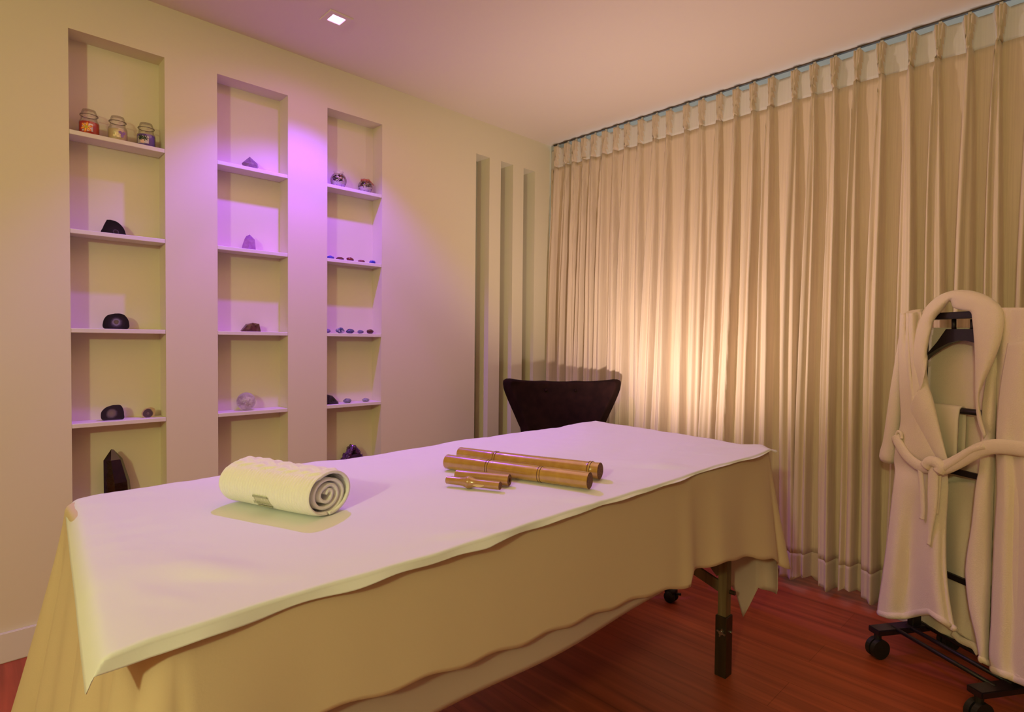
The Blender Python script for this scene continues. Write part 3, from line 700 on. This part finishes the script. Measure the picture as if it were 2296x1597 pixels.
# potpourri bowls
def bowl(px, r, fr, top, label, raffia, seed):
    c = atshelf(px, 1, .052); rnd = random.Random(seed)
    root = thing('potpourri_bowl', c, label, 'glass bowl', 'round glass bowls of sand and dried flowers')
    ang = [R(a) for a in range(-78, 62, 7)]; zc = r*math.sin(R(78)); prof = [(0, 0)]+[(r*math.cos(a), zc+r*math.sin(a)) for a in ang]; zt = prof[-1][1]; rn = prof[-1][0]
    prof += [(rn*.97, zt+.004), (rn*1.02, zt+.009), (rn*1.12, zt+.012)]
    bm = bmesh.new(); lathe(bm, prof, c, 40); part('glass', bm, M['jarglass'], root, True)
    bm = bmesh.new(); sand = [(0, .002)]+[(r*.955*math.cos(a), zc+r*.955*math.sin(a)) for a in ang if r*math.sin(a) < fr]; rl, zl = sand[-1]; sand += [(rl*.5, zl-.001), (0, zl-.003)]
    lathe(bm, sand, c, 40); part('sand', bm, mat('white_sand', (.80, .70, .76), .9, var=((110, 110, 110), (.06, .03, .03), 3, .58, .64)), root, True, label='white sand with dark specks')
    cols = [(.035, .015, .010), (.10, .02, .015), (.30, .07, .02), (.05, .02, .06), (.02, .015, .012)]
    for k in range(5):
        bm = bmesh.new()
        for j in range(16):
            a = rnd.uniform(0, 6.28); zz = rnd.uniform(zl-.002, zc+r*top); rr = math.sqrt(max(.0001, r*r-(zz-zc)**2))*rnd.uniform(.45, .80)
            q = c+Vector((rr*math.cos(a), rr*math.sin(a), zz)); s_ = rnd.uniform(.005, .009)
            vs = [bm.verts.new(q+Vector((rnd.uniform(-1, 1), rnd.uniform(-1, 1), rnd.uniform(-.7, .7)))*s_) for _ in range(7)]
            bmesh.ops.convex_hull(bm, input=vs)
        bmesh.ops.delete(bm, geom=[v for v in bm.verts if not v.link_faces], context='VERTS')
        o = part('dried_petals', bm, mat('dried_petals', cols[k], .6), root); o['kind'] = 'stuff'
    if raffia:
        bm = bmesh.new(); 
        for k in range(5):
            zz = zt-.003+k*.0022; tube(bm, [c+Vector(((rn*1.05+.001*math.sin(q*3+k))*math.cos(q*math.pi/14), (rn*1.05)*math.sin(q*math.pi/14), zz+.0012*math.sin(q*1.3+k))) for q in range(29)], .0012, 5, cap=False)
        for k in range(6):
            a = R(-60+k*12); q0 = c+Vector((rn*1.07*math.cos(a), rn*1.07*math.sin(a), zt)); tube(bm, [q0, q0+Vector((.008*math.cos(a), -.004, .002-.004*k*.5)), q0+Vector((.014*math.cos(a)+.004*k-.006, -.006, -.006-.002*k))], .0010, 5)
        part('raffia_tie', bm, mat('orange_raffia', (.55, .16, .06), .8), root, True)
bowl(759, .0415, -.006, .55, 'round glass bowl with dark petals over white sand, left of its pair', False, 3)
bowl(819, .0385, -.002, .60, 'round glass bowl tied with orange raffia, right of its pair', True, 5)

# tumbled stones
def stone(px, s, w, h, rgb, label, group, seed, vein=None, y=.04, cls='tumbled_stone'):
    c = atshelf(px, s, y); rnd = random.Random(seed); bm = bmesh.new(); bmesh.ops.create_icosphere(bm, subdivisions=4, radius=1)
    for v in bm.verts:
        p = v.co; f = 1+.18*noise.noise(p*1.3+Vector((seed, 0, 0)))
        v.co = Vector((p.x*w/2*f, p.y*w*.36*f, p.z*h/2*f+h/2))
        if v.co.z < .0006: v.co.z = .0006
    lo = min(v.co.z for v in bm.verts)
    for v in bm.verts: v.co = c+Vector((v.co.x, v.co.y, v.co.z-lo+.0003))
    m = mat(cls+'_mineral', rgb, .12, spec=.6, var=((60, 60, 60), vein or tuple(a*.6 for a in rgb), 4, .45, .62), coat=.4)
    return solo(cls, bm, m, c, label, 'stone', group, True)
G2, G3, G4 = 'tumbled stones on the second shelf of the right niche', 'tumbled stones on the middle shelf of the right niche', 'pebbles on the fourth shelf of the right niche'
stone(741, 2, .040, .020, (.06, .06, .38), 'blue tumbled stone at the left end of the row of five, second shelf', G2, 1)
stone(762, 2, .043, .019, (.13, .012, .035), 'flat dark red tumbled stone, second in the upper row of five', G2, 2)
stone(785, 2, .040, .024, (.16, .005, .02), 'tall glossy wine red tumbled stone in the centre of the upper row', G2, 3)
stone(810, 2, .040, .017, (.22, .035, .07), 'flat rosy red tumbled stone, fourth in the upper row of five', G2, 4, vein=(.12, .02, .03))
stone(835, 2, .039, .021, (.045, .05, .42), 'blue tumbled stone at the right end of the upper row', G2, 5)
stone(735, 3, .030, .022, (.20, .15, .34), 'pale lilac tumbled stone half hidden at the left end, middle shelf', G3, 6)
stone(763, 3, .045, .031, (.035, .04, .16), 'dark blue stone with white veins on the middle shelf', G3, 7, vein=(.55, .5, .6))
stone(785, 3, .042, .025, (.07, .065, .18), 'slate blue tumbled stone between the veined one and the small grey one', G3, 8)
stone(808, 3, .035, .020, (.13, .11, .24), 'small grey violet tumbled stone, fourth on the middle shelf', G3, 9)
stone(830, 3, .042, .026, (.07, .008, .022), 'dark maroon tumbled stone at the right end, middle shelf', G3, 10)
c = atshelf(744, 4, .05); 
gem('black_tourmaline', 745, 4, [(-.040, 0, .052), (-.030, -.010, .052), (-.020, .01, .050), (-.034, 0, .020), (-.02, -.012, 0), (.030, -.012, 0), (.034, .0, .010), (.026, .014, .022), (.006, .012, .044), (.0, -.010, .040), (-.044, 0, .035), (.02, .016, 0), (-.022, .014, 0)], 1, crystal_mat('black_stone', (.010, .008, .010), (.05, .03, .06), .15, 0, 50), 'black wedge shaped crystal leaning at the left of the fourth shelf', y=.045)
stone(779, 4, .045, .025, (.20, .19, .30), 'round grey blue pebble beside the black wedge crystal', G4, 12, y=.045)
stone(820, 4, .042, .020, (.30, .30, .38), 'pale pebble at the right end of the fourth shelf', G4, 13, y=.045)
# amethyst cluster
c = atshelf(790, 5, .05); rnd = random.Random(4); bm = bmesh.new(); cen = c+Vector((0, 0, .0))
for k in range(260):
    th = rnd.uniform(0, math.pi); ph = rnd.uniform(-1.5, 1.5); dr = Vector((math.cos(th)*.9, math.sin(ph)*.45, abs(math.sin(th))*1.25)); 
    hgt = .135*max(0, 1-abs(dr.x)*.55); q = cen+Vector((dr.x*.085, dr.y*.06, dr.z*hgt*.85)); dr.normalize(); q.z = max(q.z, c.z+.012)
    a, b = frame_at(dr); rr = rnd.uniform(.006, .010); L_ = rnd.uniform(.004, .010)
    vs = [bm.verts.new(q-dr*.016+a*rr*math.cos(j*1.047)+b*rr*math.sin(j*1.047)) for j in range(6)]+[bm.verts.new(q+a*rr*math.cos(j*1.047)+b*rr*math.sin(j*1.047)) for j in range(6)]+[bm.verts.new(q+dr*L_)]
    bmesh.ops.convex_hull(bm, input=vs)
lo = min(v.co.z for v in bm.verts)
for v in bm.verts: v.co.z = max(v.co.z, c.z+.0005)
bmesh.ops.delete(bm, geom=[v for v in bm.verts if not v.link_faces], context='VERTS')
core = hull([cen+Vector(p) for p in ((-.08, -.04, .001), (.08, -.04, .001), (-.08, .04, .001), (.08, .035, .001), (-.03, -.03, .09), (.03, -.03, .10), (.0, .03, .11), (-.06, 0, .05), (.065, 0, .05))])
root = thing('amethyst_cluster', c, 'rough dark purple amethyst cluster on the lowest shelf of the right niche', 'crystal')
part('points', bm, crystal_mat('amethyst_points', (.05, .012, .08), (.14, .05, .20), .15, .1, 60), root, label='purple crystal points')['kind'] = 'stuff'
part('matrix_rock', core, mat('matrix_rock', (.04, .012, .04), .8), root)

# ------------------------------------------------------------------ corner armchair
def armchair():
    O = Vector((-.4895, -.5645, 0)); e = Vector((.745, -.667, 0)).normalized(); f = Vector((-.667, -.745, 0)).normalized(); zz = Vector((0, 0, 1))
    P = lambda a, b, z: O+e*a+f*b+zz*z
    root = thing('wing_armchair', O, 'dark brown wing back armchair with button tufting in the corner', 'armchair')
    HWt = [(.40, .225), (.60, .195), (.70, .208), (.80, .252), (.88, .290), (.93, .312), (.955, .320), (.975, .316)]
    bm = bmesh.new(); rows = []; nu, nv = 40, 36
    for j in range(nv+1):
        q = j/nv; r = []
        for i in range(nu+1):
            s_ = -1+2*i/nu
            zt = .966+.008*abs(s_)**2-.010*(1-abs(s_)**2)-.010*ss(.93, 1, abs(s_)); z = .36+(zt-.36)*q
            hw = interp(z, HWt)*(1-.02*ss(.93, 1, q))
            dep = -.12*(1-abs(s_)**2.2)*ss(.5, .9, z)-.07*(1-ss(.5, .9, z))*(1-abs(s_)**2)
            for bx in (-.30, .30):
                dep -= .012*math.exp(-(((s_-bx)*hw)**2+(z-.905)**2)/.0006)
            r.append(P(s_*hw, dep, z))
        rows.append(r)
    grid(bm, rows); o = part('backrest', bm, M['chair'], root, True); solid(o, .07, -1)
    # keep the shell's thickness behind the visible face
    bv = o.modifiers.new('round', 'BEVEL'); bv.width = .014; bv.segments = 4; bv.limit_method = 'ANGLE'; bv.angle_limit = R(50)
    for bx in (-.30, .30):
        bm = bmesh.new(); hw = interp(.905, HWt); c_ = P(bx*hw, -.12*(1-.30**2.2)-.006, .905); bmesh.ops.create_uvsphere(bm, u_segments=16, v_segments=10, radius=.010, matrix=Matrix.Translation(c_)); part('button', bm, M['chair'], root, True, label='round upholstered button')
    bm = bmesh.new(); obox(bm, P(0, .15, .36), e, f, zz, .27, .22, .055); bev(bm, .03, 4); part('seat_cushion', bm, M['chair'], root, True)
    bm = bmesh.new(); obox(bm, P(0, .14, .25), e, f, zz, .29, .22, .05); bev(bm, .015, 3); part('seat_base', bm, M['chair'], root, True)
    for s_ in (-1, 1):
        bm = bmesh.new(); obox(bm, P(s_*.30, .13, .42), e, f, zz, .035, .20, .12); bev(bm, .025, 4); part('armrest', bm, M['chair'], root, True)
        for b in (-.04, .32):
            bm = bmesh.new(); tube(bm, [P(s_*.24, b, .20), P(s_*.26, b, .0)], [.020, .011], 12); part('leg', bm, M['legdark'], root, True)
armchair()

# rolling stool under the table end: its castor shows below the cloth
def stool():
    C0 = Vector((-.70, -1.13, 0)); root = thing('rolling_stool', C0, 'black rolling stool mostly hidden behind the draped table', 'stool')
    bm = bmesh.new(); tube(bm, [C0+Vector((0, 0, .10)), C0+Vector((0, 0, .36))], .022, 16); part('column', bm, M['black'], root, True)
    bm = bmesh.new(); lathe(bm, [(0, .36), (.16, .36), (.175, .375), (.175, .41), (.16, .425), (0, .428)], C0, 32); part('seat', bm, M['chair'], root, True)
    a0 = math.atan2(-1.418+1.13, -.693+.70)
    for k in range(5):
        a = a0+k*2*math.pi/5; d = Vector((math.cos(a), math.sin(a), 0)); s_ = Vector((-d.y, d.x, 0))
        bm = bmesh.new(); tube(bm, [C0+Vector((0, 0, .12)), C0+d*.14+Vector((0, 0, .10)), C0+d*.286+Vector((0, 0, .075))], [.022, .018, .014], 10); ar = part('base_arm', bm, M['black'], root, True)
        bm = bmesh.new(); w = C0+d*.286
        for sd in (-1, 1):
            q = w+s_*sd*.014+Vector((0, 0, .027)); tube(bm, [q-s_*.007, q+s_*.007], .026, 20)
        obox(bm, w+Vector((0, 0, .052)), d, s_, Vector((0, 0, 1)), .022, .020, .008)
        tube(bm, [w+d*.02+Vector((0, 0, .045)), w+d*.048+s_*.0+Vector((0, 0, .050))], .006, 8)
        part('castor', bm, M['rubber'], ar, True, label='black twin wheel castor with a brake tab')
stool()

# ------------------------------------------------------------------ valet rack with robe
RO = Vector((-.495, -2.46, 0)); RE = Vector((-.537, -.843, 0)).normalized(); RN = Vector((-.843, .537, 0)).normalized(); RZ = Vector((0, 0, 1))
rp = lambda u, n_, z: RO+RE*u+RN*n_+RZ*z
rack = thing('valet_rack', RO, 'black wheeled valet stand with hanger and low rails', 'clothes stand')
PU = .195
for s_ in (-1, 1):
    bm = bmesh.new(); obox(bm, rp(s_*PU, 0, .105), RE, RN, RZ, .026, .185, .011); bev(bm, .003, 2); ft = part('foot', bm, M['blackwood'], rack)
    for n_ in (-1, 1):
        w = rp(s_*PU, n_*.165, 0); bm = bmesh.new(); ax = RE
        tube(bm, [w+RZ*.038-ax*.020, w+RZ*.038-ax*.003], .037, 24); tube(bm, [w+RZ*.038+ax*.003, w+RZ*.038+ax*.020], .037, 24); tube(bm, [w+RZ*.038-ax*.022, w+RZ*.038+ax*.022], .012, 12)
        tube(bm, [w+RZ*.06, w+RZ*.095], .013, 12); bev_ = part('castor', bm, M['rubber'], ft, False, label='black rubber castor wheel')
    bm = bmesh.new(); obox(bm, rp(s_*PU, 0, .6725), RE, RN, RZ, .013, .020, .5575); bev(bm, .002, 1); part('upright', bm, M['black'], rack)
for k, n_ in enumerate((-.10, -.035, .035, .10)):
    bm = bmesh.new(); tube(bm, [rp(-PU, n_, .112), rp(PU, n_, .112)], .0075, 12); part('rod', bm, M['black'], rack, True)
for z in (.36, .745):
    bm = bmesh.new(); obox(bm, rp(0, -.005, z), RE, RN, RZ, PU, .006, .010); part('cross_bar', bm, M['black'], rack)
def rpl(px, py, off=0.): return onpl(px, py, RO, RN, off)
q = rpl(2170, 923, -.01); tz = q.z
bm = bmesh.new(); tube(bm, [rp(-PU, -.01, tz), rp(PU, -.01, tz)], .011, 14); part('trouser_bar', bm, M['steel'] if False else M['blackwood'], rack, True)
# top tray board, two stubs, hanger
def polyplate(bm, pts, off, th):
    a = [bm.verts.new(rpl(x, y, off)) for x, y in pts]; b = [bm.verts.new(rpl(x, y, off)-RN*th) for x, y in pts]; n = len(pts)
    bm.faces.new(a); bm.faces.new(b[::-1])
    for i in range(n): bm.faces.new((a[i], b[i], b[(i+1) % n], a[(i+1) % n]))
ztb = rpl(2140, 708).z
bm = bmesh.new(); obox(bm, rp(0, .0, ztb), RE, RN, RZ, PU+.02, .03, .012); bev(bm, .004, 2); part('top_board', bm, M['blackwood'], rack)
for x in (2139, 2181):
    a = rpl(x, 716, .0); b = rpl(x, 742, .0); bm = bmesh.new(); tube(bm, [a, b], .0075, 12); part('stub', bm, M['black'], rack, True)
hz = rpl(2150, 738).z
bm = bmesh.new(); prof = []
up_ = [(2030, 826), (2050, 815), (2076, 796), (2100, 768), (2121, 738), (2182, 738), (2215, 760), (2250, 790), (2290, 800)]
lo_ = [(2290, 830), (2250, 815), (2215, 790), (2190, 770), (2165, 764), (2148, 764), (2125, 770), (2102, 782), (2080, 797), (2055, 824), (2030, 836)]
polyplate(bm, up_+lo_, .012, .024); part('coat_hanger', bm, M['blackwood'], rack)

# small towel hung over the rack's bar
def bar_towel():
    bm = bmesh.new(); rows = []; u0 = (rpl(2085, 906)-RO).dot(RE); u1 = (rpl(2153, 915)-RO).dot(RE); zb = rpl(2140, 1034).z
    prof = [(.0085, zb)]+[(.0085, zb+(tz-zb)*k/6) for k in range(1, 6)]+[(.014*math.cos(R(a))-.01, tz+.014*math.sin(R(a))) for a in range(0, 181, 30)]+[(-.026, tz-.05), (-.026, tz-.12), (-.027, tz-.19)]
    for n_, z in prof:
        rows.append([rp(u0+(u1-u0)*i/10, n_+.0015*math.sin(i*1.1+z*20), z) for i in range(11)])
    grid(bm, rows); o = solo('hand_towel', bm, M['cotton'], rp((u0+u1)/2, -.01, tz), 'folded beige hand towel hanging over the rack bar inside the robe', 'towel', None, True); solid(o, .006, 0)
bar_towel()

# bathrobe
robe = thing('bathrobe', rp(0, 0, ztb), 'cream fleece bathrobe with tied belt hanging on the black rack', 'bathrobe')
def panel(name, Lc, Rc, offf, nv=90, nu=44, m=None, th=.007, parent=None, hem=False):
    a = cr([(x, y, 0) for x, y in Lc], nv); b = cr([(x, y, 0) for x, y in Rc], nv); bm = bmesh.new(); rows = []
    for j in range(nv):
        r = []
        for i in range(nu):
            u = i/(nu-1); p = a[j].lerp(b[j], u); v_ = j/(nv-1)
            if hem: p.y += hemf(p.x)*ss(.7, 1, v_)
            r.append(rpl(p.x, p.y, offf(u, v_, p.x, p.y)))
        rows.append(r)
    grid(bm, rows); o = part(name, bm, m or M['robe'], parent or robe, True); solid(o, th, 0, 0)
    if hem:
        bm = bmesh.new(); P = rows[-1]; tube(bm, P, [.0125]*len(P), 12, flat=.75, flatdir=RN); part('hem', bm, M['robe'], o, True)
        bm = bmesh.new(); P = [q+RZ*.034 for q in P]; 
        bm.free()
    return o
def hemf(x): return interp(x, [(1969, 0), (1990, 2), (2025, -4), (2060, -20), (2085, -28), (2105, -18), (2142, 0)])
# inner back
panel('back_panel', [(2028, 735), (2020, 900), (2015, 1060), (2000, 1200), (1990, 1300), (2000, 1385)], [(2290, 735), (2300, 900), (2305, 1060), (2315, 1200), (2330, 1300), (2340, 1500)],
      lambda u, v, x, y: -.045+.010*math.sin(x*.075+.4)*ss(.15, .6, v)-.02*ss(.4, .0, abs(u-.5))*0)
# lower middle back hem piece, hangs lower between the fronts
panel('back_panel', [(2096, 1080), (2100, 1200), (2110, 1320), (2128, 1405)], [(2240, 1080), (2240, 1200), (2235, 1350), (2225, 1470)], lambda u, v, x, y: -.030+.014*math.sin(x*.085+1.0)*ss(0, .5, v), 60, 30)
def off_l(u, v, x, y):
    o = .046+.020*math.sin(u*math.pi)+.014*math.sin(u*7.5+1.0+.8*v)*ss(.42, .7, v)+.022*ss(.45, .9, v)*math.sin(u*9+.5)+.010*math.sin(u*14+v*2)*ss(.25, .0, v)+.010*math.exp(-((u-.35-.1*v)/.05)**2)*ss(.45, .1, v)
    o -= .022*math.exp(-((v-.505)/.035)**2)*(1-.3*u)
    return o+.020*ss(.92, 1, u)*ss(.55, .9, v)
fl_ = panel('front_panel', [(2020, 703), (2017, 780), (2018, 860), (2021, 940), (2013, 985), (2006, 1030), (2008, 1058), (2001, 1120), (1992, 1200), (1980, 1290), (1971, 1350), (1969, 1369), (1971, 1374)],
      [(2066, 700), (2072, 780), (2082, 860), (2100, 940), (2112, 1000), (2122, 1040), (2126, 1090), (2121, 1180), (2121, 1270), (2126, 1330), (2133, 1375), (2139, 1402), (2142, 1412)], off_l, hem=True)
# straighten the left panel's hem into its curve: a rolled hem tube
def roll(name, pts, r, off, flat=.8, n=60, parent=None, m=None, cap=True, rfun=None):
    P = [rpl(p.x, p.y, off(k/(n-1)) if callable(off) else off) for k, p in enumerate(cr([(x, y, 0) for x, y in pts], n))]
    bm = bmesh.new(); rr = [r*(rfun(k/(n-1)) if rfun else 1) for k in range(n)]; tube(bm, P, rr, 16, flat=flat, flatdir=RN, cap=cap); return part(name, bm, m or M['robe'], parent or robe, True)
def off_r(u, v, x, y):
    o = .040+.018*math.sin(u*math.pi)+.018*math.sin(u*9+1.5)*ss(.25, .6, v)+.010*nz(u*4, v*3, 6)
    o -= .040*math.exp(-((x-(2240-(y-750)*.030))/9)**2)*ss(.05, .3, v)
    o -= .022*math.exp(-((v-.37)/.03)**2)
    return o
panel('front_panel', [(2240, 690), (2222, 800), (2205, 900), (2203, 980), (2197, 1050), (2190, 1090), (2180, 1180), (2168, 1260), (2168, 1310), (2176, 1370), (2190, 1430), (2198, 1478)],
      [(2330, 690), (2335, 800), (2330, 900), (2330, 1000), (2330, 1090), (2335, 1200), (2340, 1320), (2345, 1400), (2350, 1450), (2350, 1500), (2350, 1530), (2350, 1545)], off_r, 100, 60, hem=True)
# outer fold of the right front, nearest the frame edge
panel('front_fold', [(2262, 770), (2246, 860), (2238, 940), (2236, 1010), (2238, 1100), (2232, 1200), (2228, 1300), (2224, 1400), (2220, 1470), (2226, 1502)],
      [(2340, 760), (2345, 860), (2345, 940), (2345, 1010), (2350, 1100), (2355, 1200), (2360, 1300), (2365, 1400), (2365, 1500), (2370, 1560)],
      lambda u, v, x, y: .055+.030*math.sin(min(1, u*1.3)*math.pi)+.016*math.sin(u*13)*ss(.1, .5, v), 90, 40, hem=True)
# collar
def collar():
    outer = [(2126, 1042), (2104, 1030), (2076, 990), (2052, 950), (2041, 925), (2042, 905), (2060, 893), (2062, 878), (2056, 850), (2044, 812), (2042, 775), (2050, 735), (2066, 702), (2088, 676), (2115, 658), (2150, 650), (2188, 654), (2222, 668), (2246, 690), (2252, 722), (2244, 768), (2228, 812), (2206, 860), (2196, 890), (2200, 930), (2212, 975)]
    inner = [(2128, 1040), (2120, 1010), (2108, 960), (2094, 900), (2082, 862), (2078, 840), (2080, 815), (2080, 800), (2079, 790), (2083, 765), (2090, 735), (2093, 722), (2102, 708), (2113, 697), (2124, 682), (2130, 676), (2138, 690), (2158, 696), (2176, 700), (2180, 720), (2184, 765), (2186, 810), (2186, 850), (2187, 900), (2192, 945), (2206, 985)]
    n = 130; A = cr([(x, y, 0) for x, y in outer], n); B = cr([(x, y, 0) for x, y in inner], n)
    # match by vertex index instead of arc length so both sides stay paired
    A = []; B = []
    def cri(pts):
        P = [Vector((x, y, 0)) for x, y in pts]; P = [P[0]*2-P[1]]+P+[P[-1]*2-P[-2]]; out = []
        for i in range(1, len(P)-2):
            for t in range(6):
                t /= 6; a, b, c, d = P[i-1], P[i], P[i+1], P[i+2]; out.append(.5*((2*b)+(c-a)*t+(2*a-5*b+4*c-d)*t*t+(3*b-a-3*c+d)*t**3))
        out.append(P[-2]); return out
    A, B = cri(outer), cri(inner); n = len(A); bm = bmesh.new(); ring = []; K = 20
    for k in range(n):
        v = k/(n-1); r = []
        top = math.exp(-((v-.58)/.14)**2)
        for i in range(K):
            an = 2*math.pi*i/K; u = .5-.5*math.cos(an); th = .026*(1 if math.sin(an) > 0 else .5)*min(1, 8*v, 8*(1-v)+.2)
            p = A[k].lerp(B[k], u); o = .058-.03*top+th*math.sin(an)*(1+.25*nz(v*9, u*2, 3))
            r.append(bm.verts.new(rpl(p.x, p.y, o)))
        ring.append(r)
    for a, b in zip(ring, ring[1:]):
        for i in range(K): bm.faces.new((a[i], a[(i+1) % K], b[(i+1) % K], b[i]))
    bm.faces.new(ring[0][::-1]); bm.faces.new(ring[-1]); part('shawl_collar', bm, M['robe'], robe, True)
collar()
# shoulder between collar and sleeve, sleeve
roll('shoulder', [(2026, 712), (2045, 706), (2068, 704)], .018, .02, 1.0, 12)
roll('sleeve', [(2030, 722), (2021, 790), (2012, 870), (2005, 940), (1998, 990), (1992, 1022), (1990, 1036)], .040, .0, .8, 40, rfun=lambda t: .40+.38*ss(0, .8, t)+.10*ss(.85, .95, t)-.22*ss(.97, 1, t))
roll('sleeve', [(2300, 720), (2330, 850), (2345, 960), (2350, 1040)], .05, .0, .8, 30)
# hems
roll('hem', [(2138, 1420), (2152, 1434), (2168, 1442), (2184, 1450), (2196, 1468)], .013, -.015, .7, 40)
# belt
BO = .085
roll('belt', [(2008, 978), (2016, 996), (2028, 1016), (2045, 1034), (2066, 1047), (2084, 1050)], .020, lambda t: .062+.02*t, .5)
roll('belt', [(2100, 1052), (2125, 1046), (2150, 1034), (2175, 1020), (2200, 1008), (2228, 1002), (2262, 1003), (2300, 1008), (2360, 1014)], .024, lambda t: .095-.0*t, .42)
roll('belt', [(2118, 1050), (2150, 1030), (2180, 1010), (2210, 1001)], .011, .100, .8)
roll('belt_loop', [(2010, 975), (2014, 968), (2020, 972), (2022, 984)], .0055, .066, 1)
roll('belt_knot', [(2076, 1046), (2086, 1036), (2100, 1038), (2110, 1048), (2106, 1058)], .020, .100, .8, 24)
roll('belt_tail', [(2094, 1044), (2093, 1070), (2092, 1105), (2090, 1150), (2086, 1185), (2082, 1222)], .020, .096, .45, rfun=lambda t: 1-.62*ss(.35, .95, t))
roll('belt_tail', [(2104, 1052), (2102, 1080), (2099, 1120), (2096, 1150)], .014, .086, .5)
roll('belt_tail', [(2063, 1052), (2066, 1080), (2068, 1110), (2069, 1140), (2067, 1164)], .010, .080, .6)
for o in robe.children:
    pass
